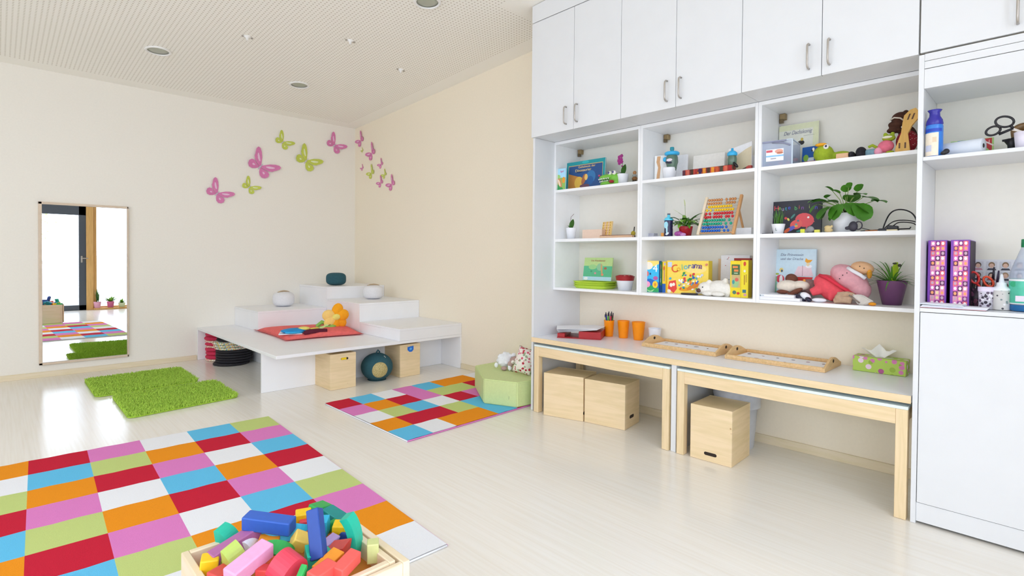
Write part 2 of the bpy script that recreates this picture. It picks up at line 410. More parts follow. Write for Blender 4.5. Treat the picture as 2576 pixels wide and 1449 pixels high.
# ---------------------------------------------------------------- built-in cupboard wall
ZC = 2.137; YB = [-3.978, -4.803, -5.608, -6.408]
def handle(parent, y, z0=2.178, z1=2.31, x=-.6):
    m = MB(); k = .032
    m.tube([(x, y, z0+.004), (x-.018, y, z0+.004), (x-.029, y, z0+.012), (x-k, y, z0+.028), (x-k, y, z1-.028), (x-.029, y, z1-.012), (x-.018, y, z1-.004), (x, y, z1-.004)], .0052, STEEL, 10)
    return m.build('handle', parent)
mids = [-4.398, -5.205, -6.011]
for i in range(3):
    y1, y0 = YB[i], YB[i+1]
    t = thing('wall_cupboard', ['two-door white wall cupboard at the far left end of the row', 'two-door white wall cupboard in the middle of the row', 'two-door white wall cupboard just left of the tall cabinet'][i], 'cupboard', (0, 0, 0), 0, 'white wall cupboards')
    m = MB()
    m.box(-.578, -.001, y0+.001, y1-.001, ZC, ZC+.019, WHITE); m.box(-.578, -.001, y0+.001, y0+.02, ZC+.0195, 2.989, WHITE); m.box(-.578, -.001, y1-.02, y1-.001, ZC+.0195, 2.989, WHITE)
    m.box(-.578, -.001, y0+.001, y1-.001, 2.99, 3.009, WHITE); m.box(-.015, -.001, y0+.021, y1-.021, ZC+.0195, 2.989, WHITE)
    m.build('body', t)
    for a, b, h in ((mids[i]+.0015, y1-(.0 if i == 0 else .0015), mids[i]+.066 if i == 0 else mids[i]+.058), (y0+.0015, mids[i]-.0015, mids[i]-.036)):
        m = MB(); m.box(-.6, -.580, a, b, ZC-.001, 3.016, WHITE, .0012); d = m.build('door', t); handle(d, h)
m = MB()
y0, y1 = -7.3, YB[0]
def slab_to_ceiling(m, x0, x1, y0, y1, z0, mt, gap=.004):
    m._faces([(x, y, z) for x in (x0, x1) for y, z in ((y0, z0), (y0, ceil_z(y0)-gap), (y1, ceil_z(y1)-gap), (y1, z0))],
             [(0, 1, 2, 3), (7, 6, 5, 4), (0, 4, 5, 1), (1, 5, 6, 2), (2, 6, 7, 3), (3, 7, 4, 0)], mt)
slab_to_ceiling(m, -.6, -.58, y0, y1, 3.022, WHITE)
tag(m.build('filler_panel'), 'white filler strip between the wall cupboards and the ceiling', 'panel')
m = MB(); m.box(-.58, -.001, YB[0]-.02, YB[0], .001, ZC-.001, WHITE, .001)
tag(m.build('end_panel'), 'tall white end panel closing the left side of the cupboard wall', 'panel')
# three open shelf units
XF, XB = -.352, -.03
lbs = ['narrow open white shelf unit on the left, holding the orchids and the teal book', 'open white shelf unit in the middle, holding the bead abacus', 'open white shelf unit on the right, holding the big leafy plant']
for i in range(3):
    y1, y0 = YB[i]-(.021 if i == 0 else .0005), YB[i+1]+(.0005 if i < 2 else .003)
    t = thing('shelf_unit', lbs[i], 'shelf', (0, 0, 0), 0, 'open shelf units')
    for a in (y0, y1-.0185):
        m = MB(); m.box(XF, XB-.01, a, a+.0185, .942, ZC-.002, WHITE_EDGE, .0008); m.build('side_panel', t)
    for nm, a, b in (('shelf', .942, SL), ('shelf', 1.329, SM), ('shelf', 1.727, ST), ('top_panel', 2.112, ZC-.002)):
        m = MB(); m.box(XF, XB-.01, y0+.0187, y1-.0187, a, b, WHITE_EDGE, .0008); m.build(nm, t)
    m = MB(); m.box(XB-.01, XB, y0, y1, .942, ZC-.002, CARC); m.build('back_panel', t)
    m = MB(); yy = y1-.022
    m.box(XB-.05, XB-.012, yy-.034, yy, 2.075, 2.111, mat('bracket_metal', 'a08a62', .4, .1, 40, metal=.4), .003); m.box(XB-.05, XB-.03, yy-.02, yy, 2.055, 2.08, mat('bracket_dark', '6d5c40', .4)); m.build('hanging_bracket', t)
# worktop and divider
m = MB(); m.box(-.596, -.002, -6.404, -3.999, .546, .5785, mat('worktop_white', 'eff1f5', .3, .01), 0)
wt = thing('worktop', 'long low white worktop with beech front edge under the shelves', 'worktop')
m.build('top_board', wt)
m = MB(); m.box(-.604, -.5962, -6.404, -3.999, .543, .579, BEECH, .0015); m.build('edge_band', wt, recalc=True)
m = MB(); m.box(-.59, -.016, -5.229, -5.195, .001, .544, WHITE, .001); tag(m.build('support_panel'), 'white upright panel under the worktop between the two nested tables', 'panel')
# tall cabinet at the right edge
t = thing('tall_cabinet', 'tall white cabinet at the right edge with craft supplies in its niche', 'cabinet')
YT0, YT1 = -7.3, -6.409
m = MB(); m.box(-.6, -.001, YT1-.02, YT1, .001, 2.13, WHITE, .001); m.build('side_panel', t)
m = MB(); m.box(-.6, -.001, YT0, YT0+.02, .001, 2.13, WHITE, .001); m.build('side_panel', t)
m = MB(); m.box(-.6, -.24, YT0+.02, YT1-.0205, .969, .987, WHITE, .001); m.build('counter', t)
m = MB(); m.box(-.598, -.24, YT0+.02, YT1-.0205, 1.652, 1.669, WHITE, .001); m.build('shelf', t)
m = MB(); m.box(-.24, -.225, YT0+.02, YT1-.0205, .969, 2.0, CARC); m.build('back_panel', t)
m = MB(); m.box(-.6, -.582, YT0+.02, YT1-.0205, 1.976, 2.063, WHITE, .001); m.box(-.6, -.582, YT0+.02, YT1-.0205, 2.066, 2.098, WHITE, .001); m.box(-.6, -.582, YT0+.02, YT1-.0205, 2.100, 2.132, WHITE, .001)
m.box(-.582, -.24, YT0+.02, YT1-.0205, 1.98, 1.992, WHITE); m.build('shutter_box', t)
m = MB(); m.box(-.6, -.582, YT0+.021, YT1-.0225, .10, .9665, WHITE, .0015); m.build('door', t)
m = MB(); m.box(-.595, -.575, YT0+.02, YT1-.0205, .012, .097, WHITE, .001); m.build('plinth', t)
m = MB(); m.box(-.6, -.581, YT0, YT1-.004, 2.140, 3.016, WHITE, .0012); d = m.build('door', t); handle(d, -6.733, 2.17, 2.31)

# ---------------------------------------------------------------- nested tables under the worktop
def nested_table(lb, y0, y1, xb, z=.512):
    t = thing('play_table', lb, 'table', (0, 0, 0), 0, 'nested wooden tables')
    for x in (-.6, xb):
        for yy in (y0, y1-.046):
            m = MB(); m.box(x, x+.046, yy, yy+.046, .001, z-.001, BEECH_Z, .002); m.build('leg', t)
    m = MB(); m.box(-.6, -.578, y0+.0465, y1-.0465, z-.073, z-.001, BEECH, .0015); m.box(xb+.024, xb+.046, y0+.0465, y1-.0465, z-.073, z-.001, BEECH, .0015)
    m.build('rail', t)
    m = MB(); m.box(-.56, xb, y0+.012, y0+.034, z-.073, z-.001, BEECH_X, .0015); m.box(-.56, xb, y1-.034, y1-.012, z-.073, z-.001, BEECH_X, .0015); m.build('side_rail', t)
    m = MB(); m.box(-.602, xb+.048, y0-.001, y1+.001, z-.0005, z+.014, mat('tabletop_pale', 'e3efec', .35, .01), .0015); m.build('tabletop', t)
    return t
nested_table('wooden table with pale top pushed under the left half of the worktop', -5.184, -4.028, -.085)
nested_table('longer wooden table with pale top pushed under the right half of the worktop', -6.393, -5.240, -.085)

# ---------------------------------------------------------------- wooden crates
def crate(lb, x, y, w, d, h, rz, hole=None, fill=None, grp='wooden crate stools', lidline=False):
    t = thing('wooden_crate', lb, 'crate', (x, y, 0), rz, grp)
    m = MB(); th = .014
    m.box(-w/2, w/2, -d/2, -d/2+th, 0.001, h, PINE_H if 0 else PINE_X, .0015); m.box(-w/2, w/2, d/2-th, d/2, .001, h, PINE_X, .0015)
    m.box(-w/2, -w/2+th, -d/2+th, d/2-th, .001, h-.001, PINE_Y, .001); m.box(w/2-th, w/2, -d/2+th, d/2-th, .001, h-.001, PINE_Y, .001)
    m.box(-w/2+th, w/2-th, -d/2+th, d/2-th, h-.016, h-.001, PINE_Y, .001)
    m.build('box', t)
    m = MB()
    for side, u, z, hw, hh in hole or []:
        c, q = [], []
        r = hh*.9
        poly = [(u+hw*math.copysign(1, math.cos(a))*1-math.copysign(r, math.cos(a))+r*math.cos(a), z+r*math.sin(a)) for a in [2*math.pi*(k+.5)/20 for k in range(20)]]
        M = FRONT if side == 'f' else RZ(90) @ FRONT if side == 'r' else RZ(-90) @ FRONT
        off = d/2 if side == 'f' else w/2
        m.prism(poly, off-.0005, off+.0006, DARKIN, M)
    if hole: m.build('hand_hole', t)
    return t
PINE_X = wood('pine_boards', 'f0d8b2', .9, 4, (1, 1, 11)); PINE_Y = wood('pine_boards_side', 'ecd2a8', .9, 4, (1, 1, 11))
crate('wooden crate stool at the far left under the worktop', -.445, -4.265, .325, .255, .325, -75, [('r', -.09, .06, .035, .013)])
crate('wooden crate stool beside the leftmost one under the worktop', -.372, -4.60, .32, .245, .318, -81, [('r', -.01, .075, .035, .013)])
crate('wooden crate stool with a lid and front hand slot, in front of the waste bin', -.445, -5.445, .25, .28, .325, -88, [('f', 0, .046, .038, .011)])
ca = crate('wooden crate with a yellow toy showing through its slot, under the white platform', -1.352, -2.20, .244, .335, .32, 0, [('f', .01, .272, .036, .012)])
m = MB(); m.box(-.022, .028, -.1683, -.1675, .262, .282, mat('toy_yellow', 'f5cf1c', .4)); tag(m.build('toy_piece', loc=(-1.352, -2.2004, 0)), 'yellow toy piece visible in the slot of the crate under the platform', 'toy')
cb = crate('wooden crate with a blue toy in its slot, under the right part of the platform', -.622, -2.175, .236, .325, .322, 0)
m = MB(); m.prism([(-.035, .02), (.035, .028), (.035, -.01), (.015, -.03), (-.012, -.03), (-.035, -.01)], 0, .003, mat('toy_blue', '1f6fd6', .4), T(0, 0, .275) @ FRONT)
m.disc(.0, .0, .015, .012, .003, .0045, mat('toy_lightblue', '5fb0f0', .4), T(0, 0, .275) @ FRONT)
tag(m.build('toy_piece', loc=(-.62, -2.3383, 0)), 'blue toy piece filling the slot of the right crate', 'toy')
# waste bin with a clear bag
t = thing('waste_bin', 'round see-through waste bin with a pale plastic bag, behind the slotted crate', 'bin', (-.160, -5.425, 0))
m = MB(); m.lathe([(.0001, .002), (.10, .002), (.13, .40), (.134, .40), (.104, 0.0)], mat('bin_body', 'dadde4', .25, .04, alpha=.75), 32, cap0=False, cap1=False); m.build('bucket', t)
m = MB(); m.lathe([(.128, .36), (.137, .41), (.143, .405), (.146, .33), (.139, .30), (.141, .26)], mat('bin_bag', 'dfe4f0', .3, .08, 25, alpha=.65), 40, cap0=False, cap1=False); m.build('bag', t)

# ---------------------------------------------------------------- corner platform with steps
PW = mat('platform_white', 'f3f4f7', .38, .01, 8)
t = thing('platform', 'low white corner platform slab with open storage below', 'platform')
m = MB(); m.box(-1.953, -.001, -2.385, -.001, .343, .37, PW, .0025); m.build('top_slab', t)
for nm, b in (('front_panel', (-1.953, -.021, -2.05, -2.03)), ('side_panel', (-.02, -.001, -2.384, -.03)), ('back_panel', (-1.953, -.021, -.022, -.003)), ('inner_panel', (-1.50, -1.48, -2.029, -.03))):
    m = MB(); m.box(b[0], b[1], b[2], b[3], .001, .3425, PW, .001); m.build(nm, t)
for lb, b, z0, z1 in (('white step box on the left of the platform against the mirror wall', (-1.557, -.778, -.788, -.002), .371, .587),
                  ('highest white step box in the corner of the room', (-.776, -.002, -.788, -.002), .371, .83),
                  ('middle white step box against the right wall, one step below the top', (-.776, -.002, -1.584, -.790), .371, .687),
                  ('lowest white step box at the right front of the platform', (-.776, -.002, -2.385, -1.586), .371, .489)):
    s = thing('step_box', lb, 'step', (0, 0, 0), 0, 'white step boxes')
    m = MB(); m.box(b[0], b[1], b[2], b[3], z1-.02, z1, PW, .0015); m.build('top_board', s)
    m = MB(); m.box(b[0]+.0005, b[1]-.0005, b[2]+.0005, b[3]-.0005, z0, z1-.0205, PW, .001); m.build('box', s)

# ---------------------------------------------------------------- rugs
RC = {'r': mat('rug_red', 'c8253c', .95, .1, 400, .6, spec=.1), 'o': mat('rug_orange', 'ee9522', .95, .08, 400, .6, spec=.1), 'p': mat('rug_pink', 'df83c4', .95, .07, 400, .6, spec=.1),
      'b': mat('rug_blue', '66c1ea', .95, .07, 400, .6, spec=.1), 'g': mat('rug_green', 'c3d382', .95, .07, 400, .6, spec=.1), 'w': mat('rug_white', 'eef0f4', .95, .04, 400, .6, spec=.1)}
def rug(lb, corners, rows, edge, pink=(2,), z=.012):
    """rug pile laid out as bands of woven rectangles; corners = far-left, far-right, near-right, near-left"""
    A, B, C_, D = [Vector((*c, 0)) for c in corners]; nr, nc = len(rows), len(rows[0])
    def P(u, v): return (A.lerp(B, u)).lerp(D.lerp(C_, u), v)
    t = thing('patchwork_rug', lb, 'rug'); m = MB()
    S = 3
    for i in range(nr):
        for j in range(nc):
            for a in range(S):
                for b in range(S):
                    q = [P((j+(b+db)/S)/nc, (i+(a+da)/S)/nr) for da, db in ((0, 0), (1, 0), (1, 1), (0, 1))]
                    m._faces([(p.x, p.y, z+.0012*math.sin(37*p.x+5*p.y)) for p in q], [(0, 1, 2, 3)], RC[rows[i][j]], True)
    bmesh.ops.remove_doubles(m.bm, verts=m.bm.verts, dist=.0004)
    m.build('pile', t)
    m = MB(); E = RC[edge]
    loop = [A, B, C_, D]; cen = (A+C_)/2
    for k in range(4):
        p, q = loop[k], loop[(k+1) % 4]
        n = 14; m.tube([(*(p.lerp(q, s/n)).xy, .0055) for s in range(n+1)], .0048, E if k in pink else RC['w'], 6)
    m.build('bound_edge', t)
    m = MB(); m._faces([(*p.xy, .002) for p in loop], [(0, 1, 2, 3)], mat('rug_backing', 'cfc9bd', .9)); m.build('backing', t)
rug('large patchwork rug of coloured rectangles in the left foreground', ((-3.74, -2.765), (-2.165, -2.808), (-2.273, -5.119), (-3.835, -5.07)),
    ['orpwbg', 'wbgorp', 'goprwb'.replace('goprwb', 'gorpwb'), 'rpwobr'.replace('rpwobr', 'rpwbor'), 'bgorpw', 'orpwbg', 'pbgorp', 'gwroro'.replace('gwroro', 'grwpgo'), 'robgpw'], 'p', (1,))
rug('smaller patchwork rug of coloured rectangles by the green foam block', ((-1.702, -2.752), (-.026, -2.69), (-.026, -3.88), (-1.702, -3.948)),
    ['rbwpboow', 'porpggrb', 'wgbwrpgo', 'orrgbbwp', 'bwooboog'.replace('bwooboog', 'bwoobrgw')], 'p')
GREENS = mat('shag_green', 'b2d456', .9, .3, 90, spec=.15); GREEND = mat('shag_green_dark', '9cbf42', .9, .2, 60, spec=.15)
def shag(lb, c, n=15000):
    t = thing('shag_mat', lb, 'mat', (0, 0, 0), 0, 'green shag mats'); A, B, C_, D = [Vector((*p, 0)) for p in c]
    rnd = random.Random(lb)
    def P(u, v): return A.lerp(B, u).lerp(D.lerp(C_, u), v)
    m = MB(); rr = .055; poly = []
    cs = [A, B, C_, D]
    for k in range(4):
        p, a, b = cs[k], cs[k-1], cs[(k+1) % 4]; u = (a-p).normalized(); v = (b-p).normalized()
        for s in range(6):
            w_ = s/5*math.pi/2; q = p+u*rr*(1-math.sin(w_))+v*rr*(1-math.cos(w_)); poly.append((q.x, q.y))
    m.prism(poly, .002, .012, GREEND); m.build('base', t)
    m = MB(); mi0 = m.mi(GREENS); m.mi(GREEND); vs, fs = [], []
    for k in range(n):
        u, v = rnd.random(), rnd.random()
        if min(u, 1-u)*.79 < rr and min(v, 1-v)*.75 < rr and (rr-min(u, 1-u)*.79)**2+(rr-min(v, 1-v)*.75)**2 > rr*rr: continue
        p = P(u, v); a = rnd.uniform(0, 6.28); l = rnd.uniform(.022, .036); le = rnd.uniform(.3, 1.0)*l*.55
        la = rnd.gauss(1.2, 1.2); wv = Vector((math.cos(a), math.sin(a), 0))*.0032; q = p+Vector((math.cos(la)*le, math.sin(la)*le, .008+l*.8))
        b = p+Vector((0, 0, .010)); i = len(vs); vs += [b-wv, b+wv, q+wv*.5, q-wv*.5]; fs.append((i, i+1, i+2, i+3))
    m._faces(vs, fs, GREENS)
    o = m.build('pile', t, recalc=False); o['kind'] = 'stuff'
shag('green shag mat lying closer to the mirror wall', ((-3.015, -.482), (-2.225, -.44), (-2.231, -1.216), (-3.015, -1.285)))
shag('green shag mat lying in front of the other one, nearer the large rug', ((-2.916, -1.365), (-2.125, -1.335), (-2.137, -2.063), (-2.922, -2.165)))
# ---------------------------------------------------------------- wall butterflies
BF = {'p': (mat('butterfly_pink', 'd87db0', .6, .06), mat('butterfly_pink_light', 'eac4dc', .6)), 'g': (mat('butterfly_green', 'c4cf55', .6, .06), mat('butterfly_green_light', 'e0e8bd', .6))}
def butterfly(lb, col, px, py, size, rot, wall, left_up=1.0, right_w=1.0):
    a, b = BF[col]
    upw = [(0, .05), (.08, .16), (.2, .33), (.36, .48), (.5, .56), (.6, .55), (.61, .44), (.55, .32), (.50, .24), (.47, .16), (.36, .07), (.2, .01), (.05, -.02)]
    low = [(.03, -.03), (.2, -.01), (.35, .03), (.45, -.02), (.49, -.13), (.44, -.26), (.33, -.33), (.2, -.3), (.1, -.2), (.04, -.1)]
    in1 = [(.1, .10), (.2, .22), (.33, .34), (.46, .43), (.5, .4), (.42, .26), (.3, .13), (.16, .06)]
    in2 = [(.12, -.07), (.26, -.05), (.35, -.09), (.36, -.18), (.28, -.22), (.18, -.16)]
    if wall == 'A': p = ray(px, py); p = CAM+p*((0-CAM.y)/p.y); M = RY(0)
    else: p = at_x(px, py, 0); M = RZ(-90)
    t = thing('wall_butterfly', lb, 'decoration', p, 0, 'paper butterflies on the walls')
    s = size*.9
    for sx, k in ((-1, left_up), (1, right_w)):
        m = MB(); F = M @ RY(rot) @ (RZ(-9*sx)) @ FRONT @ SC(sx*s*k, s, 1)
        m.prism(upw, .001, .0022, a, F); m.prism(low, .0008, .0020, a, F); m.prism([(.30+(x-.30)*.75, .25+(y-.25)*.62) for x, y in in1], .0022, .0026, b, F); m.prism([(.26+(x-.26)*.5, -.13+(y+.13)*.5) for x, y in in2], .0020, .0024, b, F)
        m.build('wing', t)
    m = MB(); m.ball((0, -.006, 0), (.022*s, .012*s, .17*s), mat('butterfly_body', 'c9c0cf', .6), M @ RY(rot)); m.build('body', t)
for a in ((('lowest large pink butterfly sticker, furthest left on the mirror wall'), 'p', 546, 487, .26, 40, 'A'),
          ('small green butterfly sticker between the two left pink ones', 'g', 627, 471, .19, 40, 'A'),
          ('largest pink butterfly sticker on the mirror wall', 'p', 655, 419, .33, 40, 'A'),
          ('small green butterfly sticker at the top of the mirror wall', 'g', 711, 358, .21, 40, 'A'),
          ('larger green butterfly sticker in the right half of the mirror wall', 'g', 770, 405, .31, 38, 'A'),
          ('pink butterfly sticker on the mirror wall closest to the corner', 'p', 841, 366, .25, 40, 'A'),
          ('pink butterfly sticker highest on the right wall beside the corner', 'p', 908, 354, .19, -42, 'B'),
          ('tiny green butterfly sticker highest on the right wall', 'g', 912, 379, .06, -42, 'B'),
          ('second highest pink butterfly sticker on the right wall, largest there', 'p', 936, 386, .21, -42, 'B'),
          ('small pink butterfly sticker on the right wall above a green one', 'p', 959, 414, .12, -42, 'B'),
          ('tiny pink butterfly sticker on the right wall closest to the corner edge', 'p', 912, 423, .08, -42, 'B'),
          ('green butterfly sticker in the middle of the right wall group', 'g', 935, 436, .17, -42, 'B'),
          ('small green butterfly sticker above the two lowest pink ones', 'g', 968, 440, .11, -42, 'B'),
          ('left one of the two lowest pink butterfly stickers on the right wall', 'p', 958, 460, .14, -42, 'B'),
          ('right one of the two lowest pink butterfly stickers on the right wall', 'p', 986, 464, .18, -42, 'B')):
    butterfly(*a)

# ---------------------------------------------------------------- soft seats on the platform
TEAL = mat('felt_teal', '2a5763', .9, .1, 60, .3); FELTW = mat('felt_white', 'e6e6ea', .9, .03, 60, .2)
TAN = mat('felt_handle_tan', 'b9a283', .8, .08)
def seat(lb, x, y, z, w, h, fm, rz=0, slot=True):
    t = thing('seat_pouf', lb, 'pouf', (x, y, z), rz, 'round felt poufs')
    m = MB(); n = 18; pr = []
    for k in range(n+1):
        a = -math.pi/2+math.pi*k/n; e = .62
        r = w/2*abs(math.cos(a))**e; zz = h/2+h/2*math.copysign(abs(math.sin(a))**e, a)
        pr.append((max(r, 1e-4), zz+.001))
    m.lathe(pr, fm, 40, cap0=False, cap1=False); m.build('body', t)
    if slot:
        m = MB(); m.tube([(-.075, 0, h-.004), (-.04, 0, h+.006), (0, 0, h+.010), (.04, 0, h+.006), (.075, 0, h-.004)], [.006, .008, .009, .008, .006], TAN, 8, SC(1, 1.6, 1)); m.build('handle', t)
    return t
seat('white felt pouf with tan handle on the left step box', -1.10, -.31, .587, .245, .175, FELTW, 12)
seat('dark teal felt pouf on the highest corner step', -.49, -.44, .83, .245, .158, TEAL, 0, False)
seat('white felt pouf with tan handle on the middle right step', -.325, -1.08, .687, .245, .165, FELTW, -5)
t = thing('ball_pouf', 'teal ball pouf with a gold patterned circle on the floor under the platform', 'pouf', (-.94, -2.24, .001))
m = MB(); pr = []
for k in range(25):
    a = -math.pi/2+math.pi*k/24; r = .152*math.cos(a); z = .128+.134*math.sin(a)
    if z < .012: z = .012*.3+z*.0; r = min(r, .11)
    if a > .9: r *= 1-.10*(a-.9)
    pr.append((max(r, 1e-4), z-.003))
pr[0] = (.0001, .0); pr[1] = (.09, .0)
m.lathe(pr, TEAL, 44, cap0=False, cap1=False); m.build('body', t)
GOLD = mat('gold_fabric', 'b9a86d', .6, .05); gd = spots('gold_pattern', 'c2b27a', ['958650', 'a1925a'], 120, .6, .4)
m = MB(); n = Vector((-.30, -.92, -.10)).normalized(); Mq = Matrix.Translation(Vector((0, 0, .128))+n*.127) @ n.to_track_quat('Z', 'Y').to_matrix().to_4x4()
m.lathe([(.0001, .029), (.03, .026), (.055, .0185), (.072, .010), (.076, .0)], gd, 32, Mq, cap0=False, cap1=False); m.build('gold_circle', t)
m = MB(); m.tube([(-.012, -.02, .245), (-.016, -.02, .27), (0, -.02, .288), (.016, -.02, .27), (.014, -.02, .245)], .008, TEAL, 8); m.build('handle', t)
m = MB(); m.tube([(.028, -.082, .236), (.036, -.095, .222), (.036, -.105, .206)], .0045, mat('zip_pull', 'cfd6da', .3, metal=.5), 6); m.build('zip_pull', t)

# red cushion with cloth flowers
CUSH = mat('cushion_coral', 'ec6c68', .9, .08, 30, .3)
t = thing('floor_cushion', 'flat coral red cushion lying on the platform under the cloth flowers', 'cushion', (-1.17, -1.18, .371), 0)
def pillow(m, corners, h, mt, n=14, puff=.55):
    A, B, C_, D = [Vector(c) for c in corners]; vs, fs = [], []
    for s in (1, -1):
        for i in range(n+1):
            for j in range(n+1):
                u, v = i/n, j/n; p = A.lerp(B, u).lerp(D.lerp(C_, u), v); c = (A+C_)/2
                k = (max(0, math.sin(math.pi*u))*max(0, math.sin(math.pi*v)))**puff
                pinch = 1-.06*(math.sin(math.pi*u)+math.sin(math.pi*v)-1.0)*(1 if (u in (0, 1) or v in (0, 1)) else 0)
                p = c+(p-c)*pinch
                z = (h*(1.0*k)+h*.04*math.sin(9*u+4*v)*k if s > 0 else -h*.12*k)
                vs.append((p.x, p.y, p.z+z))
    N = (n+1)*(n+1)
    for s in range(2):
        for i in range(n):
            for j in range(n):
                a = s*N+i*(n+1)+j; q = (a, a+1, a+n+2, a+n+1); fs.append(q if s else tuple(reversed(q)))
    m._faces(vs, fs, mt, True); bmesh.ops.remove_doubles(m.bm, verts=m.bm.verts, dist=.0005); return m
m = MB(); pillow(m, [(-.385, .46, .012), (.46, .02, .012), (.33, -.56, .012), (-.41, -.47, .012)], .07, CUSH, puff=.32); m.build('cover', t)
YO = mat('petal_orange', 'fba912', .85, .06, 40, .2); YL = mat('petal_light', 'f8d07a', .85, .05); YC = mat('flower_centre', 'efe37a', .85, .06)
GRN = mat('cloth_green', '8fc15c', .85, .08, 40, .2); GRL = mat('cloth_pale_green', 'd5e6a0', .85); MAR = mat('cloth_maroon', '5c0f2b', .85); BLU = mat('cloth_blue', '1a8fd0', .8, .1, 20); WHC = mat('cloth_white', 'ececf2', .85)
def placed(px, py, z): return at_z(px, py, z)
t = thing('cloth_flower', 'big orange cloth flower with green stem lying on the coral cushion', 'toy', placed(835, 815, .47))
M0 = RZ(-8)
m = MB(); c0 = (0.045, 0, .05)
for k, (a, l, mt) in enumerate(((75, .115, YO), (15, .105, YO), (-45, .11, YO), (-110, .12, YO), (165, .12, YL), (215, .125, YL))):
    ca, sa = math.cos(R(a)), math.sin(R(a))
    m.ball((0, 0, 0), (.078, .032, .064), mt, T(c0[0]+ca*l*.66, -.012+(.0 if k % 2 else .014), c0[2]+sa*l*.66+.02) @ RY(-a))
m.build('petals', t)
m = MB(); m.ball((c0[0]-.01, -.03, c0[2]+.025), (.045, .022, .034), YC); m.build('centre', t)
m = MB(); m.tube([(-.01, -.02, .01), (-.06, -.02, -.01), (-.12, -.05, -.03), (-.17, -.1, -.028), (-.185, -.15, -.03)], [.02, .022, .022, .02, .016], GRL, 8); m.build('stem', t)
m = MB(); m.tube([(-.03, 0, 0), (-.1, .03, .025), (-.15, .03, -.01), (-.17, .01, -.03)], [.015, .022, .018, .01], GRN, 8); m.ball((-.10, -.03, -.022), (.075, .035, .016), GRN); m.ball((-.02, -.04, -.02), (.055, .03, .018), GRN, RZ(20)); m.build('leaf', t)
m = MB(); m.tube([(-.06, -.05, -.02), (-.02, -.02, .005), (.02, -.01, .015)], .012, MAR, 6); m.build('ribbon', t)
t = thing('cloth_book', 'soft blue, purple and yellow cloth toy book lying on the coral cushion', 'toy', placed(762, 834, .43))
m = MB(); m.ball((-.09, 0, .02), (.13, .1, .022), BLU); m.ball((-.1, -.05, .01), (.1, .05, .018), mat('cloth_cyan', '35b6ea', .8)); m.build('blue_pad', t)
m = MB(); m.ball((.0, -.02, .032), (.06, .06, .02), YC); m.tube([(.06, -.04, .02), (.1, -.035, .022), (.15, -.03, .018)], .014, mat('cloth_yellow', 'f3df60', .8), 8); m.build('yellow_disc', t)
m = MB(); m.tube([(-.04, -.14, .005), (.03, -.11, .008), (.12, -.10, .006), (.2, -.12, .004)], [.02, .026, .026, .02], MAR, 8); m.build('purple_pad', t)
m = MB(); m.box(-.22, -.0, -.12, .08, -.012, -.002, WHC, .004, RZ(-25)); m.build('white_page', t)

# ---------------------------------------------------------------- stacked round seat pads under the platform
def pad(lb, x, y, z, r, h, mt, grp, ripple=0, seed=0):
    m = MB(); pr = [(.0001, .001), (r*.9, .001), (r, h*.3), (r, h*.65), (r*.93, h*.95), (r*.5, h), (.0001, h*.96)]
    m.lathe(pr, mt, 36, cap0=False, cap1=False)
    rnd = random.Random(seed)
    if ripple:
        for v in m.bm.verts:
            a = math.atan2(v.co.y, v.co.x); k = 1+ripple*math.sin(a*7+seed)*(v.co.xy.length/r); v.co.x *= k; v.co.y *= k
            v.co.z += ripple*.04*math.sin(a*5+seed*2)*(v.co.xy.length/r)
    return tag(m.build('seat_pad', loc=(x, y, z)), lb, 'seat pad', grp)
PADK = mat('pad_black', '26242a', .8, .1, 60, .2); PADR = mat('pad_raspberry', 'cf2f55', .85, .08, 40, .2)
PADC = spots('pad_multicolour', 'efe9d8', ['3fb2cf', 'e7c23a', 'd86a4a', '6aa84f', 'f3efe6'], 75, .85, .5); PADW = spots('pad_cream', 'efe3cf', ['d9b98c', 'e06f7a', 'f6f1e6'], 80, .85, .5)
z = .001; ordn = ['lowest', 'second lowest', 'third lowest', 'fourth lowest', 'fifth lowest', 'sixth lowest', 'seventh lowest', 'eighth lowest', 'topmost']
G1 = 'black seat pads in the front stack'; G2 = 'multicoloured seat pads in the front stack'; G3 = 'raspberry seat pads in the back stack'
for k in range(6):
    pad('black round seat pad of the front stack, '+ordn[k] if k else 'lowest black round seat pad of the front stack, sticking out to the left', -1.706+(-.03 if k == 0 else rnd.uniform(-.004, .004)), -.48+(-.01 if k == 0 else 0), z, .182, .027, PADK, G1 if k else None); z += .0275
for k in range(3):
    pad(['lowest', 'middle', 'topmost'][k]+' of the three multicoloured round seat pads in the front stack', -1.712-.012*k, -.47, z, .183, .029, PADC, G2); z += .0295
for k in range(2):
    pad(['lower', 'upper'][k]+' of the two black round seat pads above the multicoloured ones', -1.70, -.46, z, .175, .03, PADK, 'black seat pads topping the front stack'); z += .031
z = .001
bk = [(PADW, .022), (PADR, .042), (PADR, .044), (PADR, .04), (PADW, .024), (PADR, .034), (PADW, .024), (PADR, .04), (PADR, .05)]
for k, (mt, h) in enumerate(bk):
    pad(('raspberry red quilted seat pad in the back stack, ' if mt is PADR else 'cream speckled seat pad in the back stack, ')+ordn[k], -1.778+rnd.uniform(-.006, .006), -.158+.0, z, .13, h, mt, G3 if mt is PADR else 'cream seat pads in the back stack', .04, k); z += h+.0006

